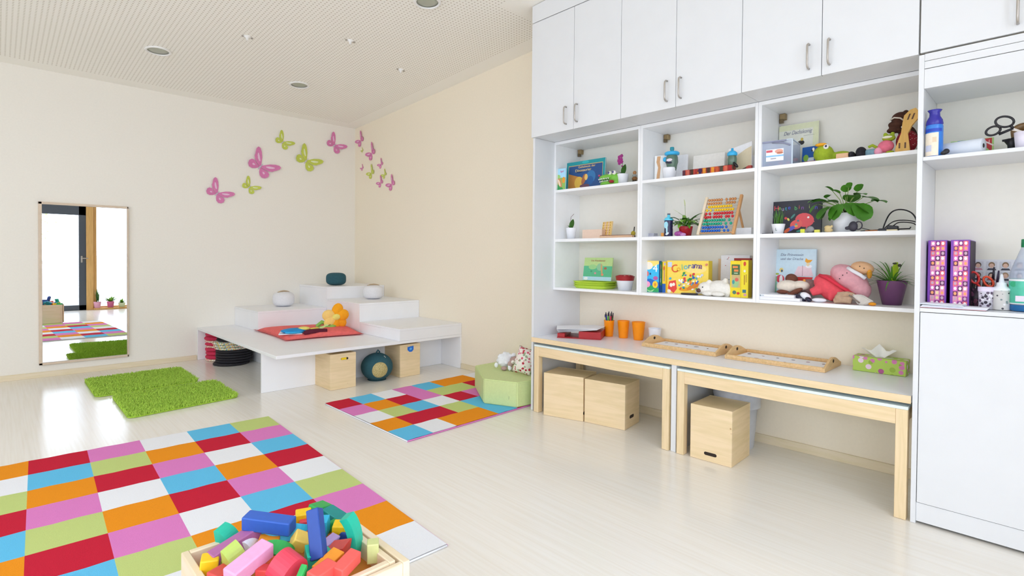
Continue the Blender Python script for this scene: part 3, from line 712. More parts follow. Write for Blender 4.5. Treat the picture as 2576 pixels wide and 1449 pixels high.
# ---------------------------------------------------------------- green foam block with toys
FOAM = mat('foam_green', 'cddc9c', .75, .03, 60, .1); FOAMD = mat('foam_green_side', 'cbd996', .75, .03)
bt = [(-.472, -3.165), (-.768, -3.625), (-.655, -3.900), (-.05, -3.955), (-.03, -3.17)]
m = MB(); m.prism(bt, .013, .212, FOAM)
bv = [e for e in m.bm.edges]; bmesh.ops.bevel(m.bm, geom=bv, offset=.008, segments=3, affect='EDGES')
fo = m.build('foam_block', None); tag(fo, 'pale green foam seat block standing partly on the small rug beside the cupboard wall', 'foam block')
m = MB(); m.box(-.6835, -.6825, -3.835, -3.832, .07, .095, mat('tag_grey', '9fb08c', .6)); m.build('fabric_tag', fo)
WOOL = mat('plush_white', 'eceef2', .95, .06, 120, .8); SKIN = mat('plush_mauve', 'b79a93', .95, .08, 90, .5); EYE = mat('eye_white', 'f6f2ea', .4); INK = mat('eye_black', '141319', .25)
t = thing('plush_sheep', 'small white plush sheep with mauve face and feet sitting on the green foam block', 'plush toy', placed(1272, 930, .213)+Vector((.035, 0, 0)), -38)
rr = random.Random(5)
m = MB(); m.ball((-.03, .02, .075), (.07, .055, .062), WOOL)
for k in range(26):
    a, b = rr.uniform(0, 6.28), rr.uniform(-.6, 1.4); m.ball((-.03+.062*math.cos(a)*math.cos(b), .02+.05*math.sin(a)*math.cos(b), .078+.058*math.sin(b)), .017, WOOL, seg=10, rings=6)
m.ball((.045, -.01, .125), (.022, .02, .022), WOOL); m.ball((-.11, -.01, .04), (.018, .012, .024), WOOL); m.build('body', t, remesh=.0045)
m = MB(); m.ball((.05, -.045, .085), (.045, .038, .036), SKIN); m.ball((.01, -.06, .055), (.026, .024, .028), SKIN); m.tube([(.075, -.03, .1), (.1, -.03, .108)], [.012, .008], SKIN); m.build('head', t, remesh=.004)
for x in (.036, .068):
    m = MB(); m.ball((x-.005, -.078, .078+(.02 if x > .05 else 0)), (.017, .009, .016), EYE); m.ball((x-.004, -.087, .076+(.02 if x > .05 else 0)), .0032, INK); m.build('eye', t)
for x, y in ((-.045, -.055), (.05, -.075)):
    m = MB(); m.ball((x, y, .0185), (.027, .025, .0185), SKIN); m.build('foot', t)
m = MB(); m.tube([(0, -.06, .05), (.005, -.075, .02), (.01, -.08, .006)], [.014, .02, .012], WOOL); m.build('bib', t)
FLO = spots('floral_cloth', 'efe9df', ['b3293f', 'd6657a', '9cb08c', 'f3d9dc', 'c33a4e'], 38, .9, .42)
m = MB(); pillow(m, [(-.085, 0, .0), (.085, .0, 0), (.10, .21, 0), (-.07, .22, 0)], .07, FLO, 14, .5)
tag(m.build('floral_pillow', loc=placed(1313, 940, .225)+Vector((.0, .01, 0)), rot=(R(76), R(8), R(-72))), 'small floral pillow with red roses propped between sheep and cupboard panel', 'pillow')

# ---------------------------------------------------------------- crate of building blocks in the foreground
CRW = wood('crate_maple', 'f1dfc4', .93, 5, (1, 1, 8), knots=False)
t = thing('block_crate', 'wooden crate full of coloured building blocks in the foreground', 'crate', (-3.005, -5.32, .0135))
hx, hy, hh, th = .2175, .232, .315, .02
for nm, b in (('side_wall', (-hx, -hx+th, -hy, hy)), ('side_wall', (hx-th, hx, -hy, hy)), ('end_wall', (-hx+th, hx-th, hy-th, hy)), ('end_wall', (-hx+th, hx-th, -hy, -hy+th))):
    m = MB(); m.box(*b, 0, hh, CRW, .003); m.build(nm, t)
m = MB(); m.box(-hx+th, hx-th, -hy+th, hy-th, .0, .262, mat('crate_floor', 'd98a35', .6), 0); m.build('bottom', t)
m = MB(); m.box(hx+.012, hx+.034, -hy-.022, hy-.135, 0, hh-.004, CRW, .003); m.build('outer_side_wall', t)
m = MB(); m.box(-hx, hx+.0115, -hy-.022, -hy-.006, 0, hh-.004, CRW, .003); m.build('outer_end_wall', t)
BC = dict(blue='2f5fbb', navy='22499c', cyan='1ea3bd', teal='0c8a86', turq='22c3a4', green='2faa52', lime='b5cc62', pale='d3d992', yellow='f7cb1a', cream='f6d264', orange='f29a2c', red='d94a44', crimson='de4258', salmon='ee5f58', pink='e9a9d0', mauve='b0699f', lilac='bb9fd6', white='eeeef6', rust='c25a22', sky='29b4dd')
def bm_(c): return mat('block_'+c, BC[c], .45, .04, 60, .05)
def block(shape, c, px, py, z, dims, rot, lb):
    p = at_z(px, py, z); m = MB(); a, b, h = dims; mt = bm_(c)
    if shape == 'box': m.box(-a/2, a/2, -b/2, b/2, -h/2, h/2, mt, min(a, b, h)*.09)
    elif shape == 'wedge': m.prism([(-a/2, -h/2), (a/2, -h/2), (a/2, h/2)], -b/2, b/2, mt, FRONT); bmesh.ops.bevel(m.bm, geom=list(m.bm.edges), offset=.002, segments=2, affect='EDGES')
    elif shape == 'dome': m.prism([(a/2*math.cos(x), -h/2+h*math.sin(x)) for x in [math.pi*k/16 for k in range(17)]], -b/2, b/2, mt, FRONT)
    elif shape == 'arch':
        o_ = [(a/2*math.cos(x), -h/2+h*math.sin(x)) for x in [math.pi*k/18 for k in range(19)]]; i_ = [(a*.27*math.cos(x), -h/2+h*.5*math.sin(x)) for x in [math.pi*(18-k)/18 for k in range(19)]]
        m.prism(o_+i_, -b/2, b/2, mt, FRONT)
    elif shape == 'quarter': m.prism([(-a/2, -h/2)]+[(-a/2+a*math.cos(x), -h/2+h*math.sin(x)) for x in [math.pi/2*k/10 for k in range(11)]], -b/2, b/2, mt, FRONT)
    elif shape == 'bow':
        n = 10; pts = [(a/2*math.cos(math.pi*(.2+.6*k/n))*1.2, h*.9*math.sin(math.pi*(.2+.6*k/n))-h*.9) for k in range(n+1)]
        m.prism(pts+[(x*.92, y-h*.5) for x, y in reversed(pts)], -b/2, b/2, mt, FRONT)
    elif shape == 'cyl': m.lathe([(a/2, -h/2), (a/2, h/2)], mt, 24); 
    o = m.build('toy_block', loc=p, rot=tuple(R(v) for v in rot))
    return tag(o, lb, 'block', 'building blocks in the crate')
K = 45
blocks = [
 ('box', 'blue', 677, 1316, .395, (.15, .045, .042), (6, 4, -50), 'long blue block lying on top at the far left of the heap'),
 ('box', 'navy', 797, 1343, .40, (.038, .034, .135), (-30, -20, -45), 'long dark blue block standing upright in the middle of the heap'),
 ('arch', 'sky', 714, 1339, .355, (.15, .05, .06), (60, 10, -30), 'cyan arch block under the long blue block'),
 ('box', 'yellow', 764, 1300, .335, (.05, .04, .04), (8, 0, -20), 'yellow block behind the upright dark blue one'),
 ('box', 'green', 803, 1283, .335, (.07, .045, .04), (10, 12, 25), 'green block at the far corner of the crate'),
 ('box', 'teal', 846, 1300, .33, (.10, .045, .03), (0, 8, -78), 'dark teal flat block along the right crate wall'),
 ('box', 'sky', 818, 1322, .34, (.022, .04, .05), (10, 0, -40), 'narrow cyan block just right of the upright dark blue one'),
 ('cyl', 'green', 833, 1324, .32, (.034, .034, .04), (60, 0, 40), 'small green cylinder block beside the yellow cube'),
 ('box', 'yellow', 855, 1331, .335, (.042, .042, .042), (6, 4, -38), 'bright yellow cube near the right crate wall'),
 ('bow', 'turq', 903, 1350, .35, (.14, .045, .05), (20, 82, -35), 'turquoise curved block leaning on the right crate wall'),
 ('box', 'pale', 938, 1386, .325, (.034, .04, .058), (0, 0, -30), 'pale lime block standing in the right corner of the crate'),
 ('wedge', 'red', 851, 1370, .345, (.06, .045, .055), (20, 20, -60), 'red triangular block between dark blue and turquoise ones'),
 ('wedge', 'lilac', 831, 1356, .335, (.035, .04, .035), (0, 30, 10), 'small lilac block peeking out beside the upright dark blue one'),
 ('quarter', 'turq', 806, 1400, .335, (.08, .05, .06), (15, 0, -15), 'turquoise quarter-round block under the upright dark blue one'),
 ('box', 'cream', 755, 1361, .355, (.048, .042, .042), (25, 30, -20), 'pale yellow cube tilted on one corner'),
 ('quarter', 'green', 702, 1388, .355, (.06, .05, .055), (20, -15, -40), 'green rounded block with fine grooves in the middle left'),
 ('box', 'orange', 678, 1364, .345, (.06, .04, .03), (15, 0, -35), 'small orange block behind the green rounded one'),
 ('dome', 'white', 623, 1365, .345, (.055, .045, .045), (15, 0, -50), 'white half-round block behind the pink one'),
 ('box', 'mauve', 596, 1369, .35, (.15, .042, .042), (0, -12, 10), 'long mauve block sloping up from the left crate wall'),
 ('quarter', 'turq', 572, 1345, .345, (.052, .045, .048), (10, 0, -60), 'turquoise wedge block resting on the far crate wall'),
 ('quarter', 'lime', 592, 1403, .365, (.055, .045, .06), (20, 20, -70), 'lime green quarter-round block between mauve and pink ones'),
 ('box', 'pink', 627, 1415, .375, (.125, .045, .045), (10, -10, 22), 'long pale pink block at the front left of the heap'),
 ('box', 'yellow', 527, 1423, .325, (.046, .044, .055), (5, 5, -20), 'yellow block standing in the left corner of the crate'),
 ('wedge', 'lilac', 562, 1434, .325, (.045, .04, .03), (0, 0, 10), 'small lilac block beside the yellow one in the left corner'),
 ('dome', 'crimson', 728, 1418, .365, (.09, .06, .06), (15, 10, 20), 'big crimson block in the front middle of the heap'),
 ('box', 'orange', 826, 1414, .345, (.085, .04, .022), (10, -8, 22), 'flat orange block behind the salmon one'),
 ('box', 'salmon', 872, 1420, .35, (.082, .036, .036), (8, -8, 25), 'salmon red block close to the right front of the crate'),
 ('box', 'salmon', 810, 1444, .35, (.075, .04, .04), (8, 0, 20), 'salmon red block cut by the bottom edge of the photo'),
 ('wedge', 'green', 757, 1440, .365, (.03, .02, .03), (0, 0, 30), 'tiny green triangular block against the crimson one'),
 ('box', 'rust', 682, 1430, .335, (.03, .04, .05), (15, 0, -30), 'rust orange block squeezed between green and crimson ones'),
 ('box', 'red', 560, 1449, .33, (.06, .05, .04), (0, 0, 20), 'red block at the bottom left, cut by the photo edge'),
 ('box', 'red', 672, 1450, .335, (.035, .05, .05), (0, 0, 40), 'red block beside the pink one at the bottom edge'),
 ('box', 'lime', 571, 1418, .32, (.03, .035, .03), (0, 0, 20), 'small lime block low beside the yellow one'),
 ('box', 'navy', 868, 1352, .315, (.035, .04, .035), (0, 20, 20), 'navy block mostly hidden behind the red triangular one'),
 ('box', 'rust', 776, 1346, .325, (.03, .05, .05), (0, 0, -40), 'rust brown block behind the upright dark blue one'),
 ('box', 'crimson', 772, 1318, .32, (.045, .04, .035), (0, 0, -25), 'dark red block low between cyan arch and upright block'),
]
for b in blocks: block(*b)

# ---------------------------------------------------------------- on the worktop
RED = mat('folder_red', 'a81e24', .35, .05); PAPER = mat('paper', 'f1f1f4', .8, .01)
t = thing('ring_binder', 'open red folder with loose white sheets at the left end of the worktop', 'folder', (-.285, -4.245, SB+.0005), -62)
m = MB()
m._faces([(-.17, -.13, .0), (.17, -.13, .0), (.17, .13, .0), (-.17, .13, .0), (-.17, -.13, .006), (.17, -.13, .006), (.17, .13, .006), (-.17, .13, .006)], [(3, 2, 1, 0), (4, 5, 6, 7), (0, 1, 5, 4), (1, 2, 6, 5), (2, 3, 7, 6), (3, 0, 4, 7)], RED)
m.box(.0, .17, -.13, .13, .0, .05, RED, .002, T(0, 0, .006)); m.box(-.168, -.11, -.125, .125, .006, .036, RED, .002); m.build('cover', t)
m = MB()
for k in range(5): m.box(-.155, .16, -.115, .12, 0, .0012, PAPER, 0, T(-.012*k, .006*k, .057+k*.003) @ RY(-7+k*1.2) @ RZ(k*5-8))
m.build('loose_sheets', t)
OC = mat('cup_orange', 'fb9500', .4, .03, trans=0); OCI = mat('cup_orange_inside', 'f08a00', .5)
def cup(nm, lb, px, py, x, r0, r1, h, mt, grp=None):
    p = at_x(px, py, x); t = thing(nm, lb, 'cup', (x, p.y, SB+.0005), 0, grp)
    m = MB(); n = 5
    m.lathe([(.0001, 0), (r0, 0), (r0+.001, .002), (r1, h-.004), (r1+.002, h), (r1-.001, h), (r1-.003, h-.004), (r0-.002, .004), (.0001, .004)], mt, 36, cap0=False, cap1=False); m.build('wall', t); return t
p1 = cup('drinking_cup', 'orange plastic cup filled with felt pens', 1532, 840, -.10, .031, .041, .128, OC, 'orange plastic cups')
cup('drinking_cup', 'empty orange plastic cup between the pen cup and the right one', 1568, 845, -.085, .034, .046, .134, OC, 'orange plastic cups')
cup('drinking_cup', 'rightmost of the three orange plastic cups', 1606, 850, -.085, .035, .050, .137, OC, 'orange plastic cups')
cup('paper_cup', 'white cup right of the orange cups, behind the wooden tray', 1647, 840, -.07, .036, .047, .10, mat('cup_white', 'eef0f6', .3))
rr = random.Random(2); cols = ['2e3440', '7a1f6a', '2f8f3a', 'f2e23b', '3a3f9c', '5fbb46', 'c6203a', '3a6b2a', 'e8742a']
cnm = ['slate grey', 'purple', 'dark green', 'yellow', 'violet blue', 'light green', 'red', 'olive green', 'orange']
for k, c in enumerate(cols):
    a = k*.7; bx, by = .017*math.cos(a), .017*math.sin(a); tx, ty = .032*math.cos(a), .032*math.sin(a); h = rr.uniform(.165, .19)
    t = thing('felt_pen', cnm[k]+' felt pen standing in the orange cup at the left', 'pen', p1.location, 0, 'felt pens in the orange cup')
    d = Vector((tx-bx, ty-by, h)); q = Vector((bx, by, .006))
    m = MB(); m.tube([q, q+d*.86], .0058, mat('pen_'+c, c, .4), 8); m.build('barrel', t)
    m = MB(); m.tube([q+d*.861, q+d*.97, q+d], [.005, .0045, .002], mat('pen_cap', '39343f', .4), 8); m.build('cap', t)
def tray(lb, x, y, L_, W_, rz, prints, pose):
    t = thing('wooden_tray', lb, 'tray', (x, y, SB+.0005), rz, 'wooden sorting trays')
    m = MB(); m.box(-L_/2, L_/2, -W_/2, W_/2, 0, .008, TRAYW, .001); m.build('base', t)
    for s in (-1, 1):
        m = MB(); m.box(-L_/2+.012, L_/2-.012, s*W_/2-(.012 if s > 0 else 0), s*W_/2+(.012 if s < 0 else 0), .0082, .027, TRAYW, .0015); m.build('long_side', t)
        m = MB(); n = 14; q = []
        for k in range(n+1):
            u = k/n; q.append((-W_/2+W_*u, .022+.044*math.sin(math.pi*u)**1.3))
        poly = [(-W_/2, .0082)]+q+[(W_/2, .0082)]
        m.prism(poly, -.006, .006, TRAYW, T(s*(L_/2-.006), 0, 0) @ RZ(90) @ FRONT); m.build('end_piece', t)
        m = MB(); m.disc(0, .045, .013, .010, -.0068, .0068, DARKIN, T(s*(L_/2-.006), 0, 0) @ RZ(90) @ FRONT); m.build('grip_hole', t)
    m = MB(); m.box(-L_/2+.03, L_/2-.03, -W_/2+.03, W_/2-.03, .0085, .010, PAPER); m.build('paper_sheet', t)
    m = MB(); rq = random.Random(lb); cs = [mat('print_rose', 'b98f9b', .8), mat('print_grey', '7c7480', .8), mat('print_brown', '6b4f48', .8)]
    for k in range(prints):
        for r_ in range(2):
            cx = -L_/2+.07+(L_-.14)*k/(prints-1)+rq.uniform(-.008, .008); m.disc(cx, (r_-.5)*W_*.38+rq.uniform(-.01, .01), rq.uniform(.008, .018), rq.uniform(.006, .012), .0102, .0108, cs[rq.randrange(3)], seg=10, rot=rq.uniform(0, 180))
    m.build('printed_pictures', t); return t
tray('left wooden tray with a sheet of small pictures on the worktop', -.175, -5.085, .54, .30, -90, 6, 0)
tray('right wooden tray with round grip holes, next to the tissue box', -.185, -5.70, .56, .31, -90, 6, 0)
TIS = spots('tissue_box_print', 'b3d05a', ['d67fb0', 'b3598f', 'f0d5e6', 'b3d05a', '9cba43'], 30, .6, .42)
t = thing('tissue_box', 'flat green flowered tissue box with a white tissue sticking out', 'tissue box', (-.075, -6.185, SB+.0005), -90)
m = MB(); m.box(-.123, .123, -.055, .055, 0, .082, TIS, .002); m.build('box', t)
m = MB(); m.disc(0, 0, .06, .022, .0822, .083, mat('slot_film', 'c9cfc0', .3)); m.build('slot', t)
TISS = mat('tissue_white', 'f3f1ea', .9, .02); m = MB()
n = 10; vs, fs = [], []
for i in range(n+1):
    for j in range(7):
        u, v = i/n-.5, j/6; vs.append((u*(.05+.11*v)-.01, .012*math.sin(9*u+2*v)+.02*v*math.sin(5*u), .080+.062*v-.045*v*abs(u)**.8+.012*math.cos(14*u)*v))
for i in range(n):
    for j in range(6): a = i*7+j; fs.append((a, a+1, a+8, a+7))
m._faces(vs, fs, TISS, True); m.build('tissue', t)
# ---------------------------------------------------------------- helpers for things on the shelves
def put(nm, lb, cat, pl, pr, py, x, z, rz=0, lean=0, grp=None, dz=.0006):
    p, w_ = on_shelf(pl, pr, py, x, z+dz)
    t = thing(nm, lb, cat, p, -90+rz, grp); t.rotation_euler = (R(-lean), 0, R(-90+rz)); return t, w_
def flat(c, rough=.5): return mat('print_'+c, c, rough, .03, 60)
def art(t, name, items, y=0.0, M=I4):
    m = MB()
    for k, it in enumerate(items):
        z0 = -y+.0001+k*.00006; z1 = -y+.0005+k*.00006; F = M @ FRONT
        if it[0] == 'r': _, x0, x1, a, b, c = it; m.prism([(x0, a), (x1, a), (x1, b), (x0, b)], z0, z1, flat(c), F)
        elif it[0] == 'd': _, cx, cy, rx, ry, c = it[:6]; m.disc(cx, cy, rx, ry, z0, z1, flat(c), F, 16, it[6] if len(it) > 6 else 0)
        elif it[0] == 'p': m.prism(it[1], z0, z1, flat(it[2]), F)
    return m.build(name, t)
def book(nm, lb, cat, pl, pr, py, x, z, h, th, cover, spine=None, rz=0, lean=4, grp=None, w=None, dz=.0006):
    t, w_ = put(nm, lb, cat, pl, pr, py, x, z, rz, lean, grp, dz); w = w or w_
    m = MB(); c = flat(cover); s = flat(spine or cover)
    m.box(-w/2, w/2, 0, .0018, 0, h, c, .0005); m.box(-w/2, w/2, th-.0018, th, 0, h, c, .0005); m.box(-w/2, -w/2+.0018, .0018, th-.0018, 0, h, s)
    m.build('cover', t)
    m = MB(); m.box(-w/2+.002, w/2-.003, .0019, th-.0019, .003, h-.003, PAPER); m.build('pages', t)
    return t, w
def carton(nm, lb, cat, pl, pr, py, x, z, h, th, front, side=None, top=None, rz=0, lean=0, grp=None, w=None):
    t, w_ = put(nm, lb, cat, pl, pr, py, x, z, rz, lean, grp); w = w or w_
    m = MB(); m.box(-w/2, w/2, 0, th, 0, h, flat(front), .001)
    if side: m.box(w/2+.0001, w/2+.0006, .001, th-.001, .001, h-.001, flat(side)); m.box(-w/2-.0006, -w/2-.0001, .001, th-.001, .001, h-.001, flat(side))
    if top: m.box(-w/2+.001, w/2-.001, .001, th-.001, h, h+.0005, flat(top))
    m.build('box', t); return t, w
POTW = mat('pot_white', 'eff1f6', .25, .01); SOIL = mat('potting_soil', '4a3826', .95, .2, 80)
LF = mat('leaf_green', '4f8a2c', .45, .2, 30); LFD = mat('leaf_dark', '3a6b22', .4, .2, 30); LFL = mat('leaf_fresh', '76a93a', .45, .15, 30); STG = mat('stem_green', '8aa35a', .6)
def pot(t, r0, r1, h, mt, rim=.0):
    m = MB(); m.lathe([(.0001, 0), (r0, 0), (r1, h-.002), (r1, h), (r1-.003, h), (r1-.004, h-.004), (r0-.002, .006), (.0001, .006)], mt, 32, cap0=False, cap1=False); m.build('pot', t)
    m = MB(); m.lathe([(.0001, h-.010), (r1-.006, h-.012)], SOIL, 24, cap0=False, cap1=False); m.build('soil', t)

# ---- left unit, top shelf
t, w_ = book('picture_book', 'narrow light blue picture book at the left end of the left top shelf', 'book', 1397, 1424, 450, -.325, ST, .175, .01, 'a9dcf4', lean=2, rz=12, w=.088)
art(t, 'cover_picture', [('r', -.043, .043, .002, .10, '8fbe5a'), ('p', [(-.043, .002), (.026, .002), (.0, .04), (-.043, .05)], '2f9a52'), ('d', -.010, .065, .018, .045, 'c9935a', 20), ('d', -.014, .06, .008, .03, 'f0dcc4', 20), ('d', .026, .08, .014, .026, 'e89a2e'), ('d', -.022, .11, .018, .016, '9ccf7a')])
lettering('Igel', .022, flat('d86aa0'), t, (.01, -.001, .145))
t, w_ = book('picture_book', 'large teal picture book with golden title and a blue and orange scene', 'book', 1424, 1520, 440, -.225, ST, .235, .014, '17979f', lean=3)
art(t, 'cover_picture', [('r', -w_/2+.02, w_/2-.02, .012, .205, 'c9a866'), ('r', -w_/2+.024, w_/2-.024, .014, .199, '24508a'), ('p', [(-w_/2+.024, .014), (-.01, .014), (-.035, .10), (-w_/2+.024, .14)], 'c98a3f'), ('d', -.06, .06, .045, .05, 'e0b64c'), ('d', .06, .10, .045, .05, '2f74ad'), ('d', .055, .07, .03, .035, '1f5c9c'), ('d', -.01, .085, .02, .045, 'a8673f', -20), ('d', .012, .10, .016, .025, 'f0c46a'), ('d', -.06, .15, .035, .012, '183a6a'), ('d', .0, .03, .05, .015, '6b4a5a'), ('d', .0, .222, .035, .012, '2bb7bb')])
lettering('Geheimnis der', .024, flat('f0cf7a'), t, (.015, -.0015, .178), width=.17)
lettering('Dinosaurier', .03, flat('f6dc8c'), t, (-.02, -.0015, .150), width=.16)
t, w_ = put('crocodile_toy', 'bright green toy crocodile head with white teeth beside the purple orchid', 'toy', 1505, 1557, 450, -.25, ST, -12)
CG = mat('croc_green', '7cc242', .5, .08); CGD = mat('croc_dark', '4f9a2f', .5)
m = MB(); m.ball((.045, .03, .055), (.05, .045, .045), CG); m.ball((-.03, .0, .072), (.065, .04, .022), CG, RY(-4)); m.build('upper_jaw', t, remesh=.004)
m = MB(); m.ball((-.02, .0, .022), (.062, .04, .020), CG); m.ball((.05, .03, .03), (.04, .04, .028), CG); m.build('lower_jaw', t, remesh=.004)
m = MB(); [m.lathe([(.0001, -.012), (.008, .0)], mat('tooth_white', 'f6f6f0', .4), 8, T(-.075+.02*k, -.034+.003*abs(k-2), .062), cap0=False) for k in range(6)]; [m.lathe([(.008, 0), (.0001, .012)], mat('tooth_white', 'f6f6f0', .4), 8, T(-.066+.02*k, -.032+.003*abs(k-2), .036)) for k in range(5)]; m.build('teeth', t)
for sx in (.015, .062):
    m = MB(); m.ball((sx, .0, .098), (.015, .016, .017), EYE); m.ball((sx+.002, -.014, .1), (.007, .005, .009), mat('iris_violet', '4a3f86', .3)); m.build('eye', t)
m = MB(); m.ball((-.082, -.02, .09), (.009, .009, .008), mat('croc_pink', 'c94a72', .5)); m.ball((.055, -.02, .03), (.02, .02, .012), mat('croc_tongue', 'a5232c', .5)); m.build('nostril', t)
def orchid(lb, pl, pr, py, x, z, h, flower, top, bend=0):
    t, w_ = put('potted_orchid', lb, 'plant', pl, pr, py, x, z); w_ = max(w_, .06)
    pot(t, w_*.38, w_*.52, h, POTW)
    m = MB(); m.leaf((0, 0, h-.01), (.25, -.1, .9), .085, .045, LFD, .5, 6, fold=.12); m.leaf((-.004, 0, h-.01), (-.5, 0, .7), .05, .03, LFD, .8, 6); m.build('leaf', t)
    m = MB(); m.tube([(0, 0, h-.01), (-.006, 0, h+.05), (-.004, 0, h+.09), (-.012+bend*.3, 0, top-.02), (-.018+bend, 0, top)], .0017, mat('orchid_stem', '7d6a6a', .6), 6); m.build('flower_stem', t)
    return t
t = orchid('small orchid with purple flowers in a white pot on the left top shelf', 1555, 1579, 450, -.22, ST, .085, 1, .20)
PU = mat('orchid_purple', 'a0207e', .5, .15, 60); m = MB()
for cx, cz in ((-.03, .215), (-.010, .222), (-.034, .19), (-.012, .195), (-.028, .17), (-.008, .178), (-.004, .145)):
    s_ = .5 if cz < .15 else 1
    for k in range(5): m.ball((cx+.008*s_*math.cos(k*1.257), -.006, cz+.008*s_*math.sin(k*1.257)), (.0075*s_, .0025, .0075*s_), PU, seg=8, rings=5)
m.build('blossoms', t)
t, _ = put('wooden_figure', 'little wooden bead figure half hidden at the right end of the left top shelf', 'figure', 1593, 1600, 440, -.14, ST)
m = MB(); m.ball((0, 0, .10), .014, mat('bead_wood', 'c08a58', .5)); m.ball((0, 0, .078), (.018, .018, .012), mat('bead_grey', 'b9b9b4', .5)); m.ball((0, 0, .055), (.022, .02, .016), mat('bead_brown', '9a6a3c', .5)); m.lathe([(.018, .0), (.02, .02), (.016, .042)], mat('bead_dark', '3a2c16', .5), 16); m.build('body', t)
# ---- left unit, middle shelf
orchid('small orchid without flowers in a white pot on the left middle shelf', 1427, 1447, 585, -.24, SM, .092, 0, .205, .045)
carton('wooden_box', 'small pale peach wooden box on the left middle shelf', 'box', 1465, 1514, 586, -.24, SM, .073, .07, 'e9cdb8', 'e0bfa5', 'ecd6c4')
t, w_ = put('letter_board', 'slanted yellow wooden board with rows of small letter tiles', 'board', 1508, 1538, 575, -.20, SM, -20, 8); w_ = .125
m = MB(); m.box(-w_/2, w_/2, 0, .012, .012, .135, mat('board_yellow', 'ecc98a', .5), .001); m.build('board', t)
m = MB()
for r_ in range(6):
    for c_ in range(5):
        if c_ == 0 and r_ < 2: continue
        m.box(-w_/2+.008+c_*.023, -w_/2+.026+c_*.023, -.0015, 0, .017+r_*.02, .033+r_*.02, flat('f0d56a' if (c_+0) % 2 == 0 else 'f3dcc0')); m.box(-w_/2+.014+c_*.023, -w_/2+.020+c_*.023, -.0022, -.0015, .020+r_*.02, .030+r_*.02, flat('a5473a'))
m.build('letter_tiles', t)
t, w_ = put('pattern_strip', 'long flat wooden strip box with a dark toothed top edge lying on the middle shelf', 'box', 1508, 1590, 592, -.26, SM)
m = MB(); m.box(-w_/2, w_/2, 0, .03, 0, .020, flat('dfb896'), .001); m.build('box', t)
m = MB(); [m.box(-w_/2+.004+k*.0115, -w_/2+.010+k*.0115, .001, .028, .0202, .024, flat('8a5a4a')) for k in range(int(w_/.0115)-1)]; m.build('teeth', t)
t, _ = put('toy_figure', 'tiny yellow and black toy figure at the right end of the left middle shelf', 'figure', 1587, 1599, 585, -.18, SM)
m = MB(); m.ball((0, 0, .035), (.018, .016, .02), mat('toy_ochre', 'b7a42c', .5)); m.lathe([(.016, 0), (.017, .02)], BLACK, 14); m.tube([(.006, 0, .05), (.01, 0, .085)], .004, BLACK); m.build('body', t)
# ---- left unit, low shelf
GT = mat('tray_lime', 'c4e04a', .4, .03); t = None
for k in range(3):
    m = MB(); a, b, h0 = .158-.0*k, .10, .0
    m.lathe([(.0001, 0), (.86, 0), (1.0, .020), (1.02, .022), (.98, .022), (.85, .003), (.0001, .003)], GT, 4*8, SC(1, 1, 1), smooth=False, cap0=False, cap1=False)
    for v in m.bm.verts:
        r_ = v.co.xy.length
        if r_ > .01:
            an = math.atan2(v.co.y, v.co.x); e = .35; v.co.x = r_*math.copysign(abs(math.cos(an))**e, math.cos(an))*.165; v.co.y = r_*math.copysign(abs(math.sin(an))**e, math.sin(an))*.10
    p, _ = on_shelf(1446, 1551, 720, -.20, SL+.001+k*.0165)
    tag(m.build('serving_tray', loc=p, rot=(0, 0, R(-90+(k-1)*2))), ['lowest lime green plastic tray of the stack on the left low shelf', 'middle lime green plastic tray of the stack on the left low shelf', 'topmost lime green plastic tray, carrying the green picture book'][k], 'tray', 'stacked lime green trays')
t, w_ = book('picture_book', 'green picture book with a flower meadow standing on the lime green trays', 'book', 1466, 1537, 690, -.185, SL, .185, .008, 'b9d48c', lean=8, dz=.059)
art(t, 'cover_picture', [('r', -w_/2, w_/2, .002, .04, 'b6dcf0'), ('r', -w_/2, w_/2, .032, .118, '58b78a'), ('d', .02, .11, .03, .03, '8fc39a'), ('d', -.05, .11, .04, .02, '9ccf8a'), ('d', .04, .09, .008, .05, 'c9a26a', 10), ('d', -.02, .06, .01, .008, 'd98a9a'), ('d', .05, .05, .012, .01, 'e08a6a'), ('d', -.06, .075, .01, .008, '3f9a72'), ('d', -w_/2+.03, .016, .02, .012, 'f3f3f6'), ('d', .075, .10, .014, .01, 'a86a4a')])
lettering('Die Kleeblatter', .018, flat('a8584a'), t, (0, -.001, .155), width=.14)
t, w_ = put('mixing_bowl', 'white bowl full of dark red things beside the lime green trays', 'bowl', 1549, 1596, 715, -.22, SL); w_ = .135
m = MB(); m.lathe([(.0001, 0), (.05, 0), (.068, .098), (.071, .104), (.067, .104), (.048, .004), (.0001, .004)], POTW, 36, cap0=False, cap1=False); m.build('bowl', t)
m = MB(); m.lathe([(.0001, .112), (.04, .114), (.064, .108), (.066, .08)], spots('red_contents', '9c1420', ['b8202c', '7a0d16', 'c9a08a'], 60, .6, .45), 24, cap0=False, cap1=False); m.build('contents', t)
m = MB(); m.lathe([(.0645, .072), (.0715, .103), (.0722, .1045), (.0700, .1048)], mat('bowl_red_band', 'a01c22', .4), 36, cap0=False, cap1=False); m.build('red_band', t)

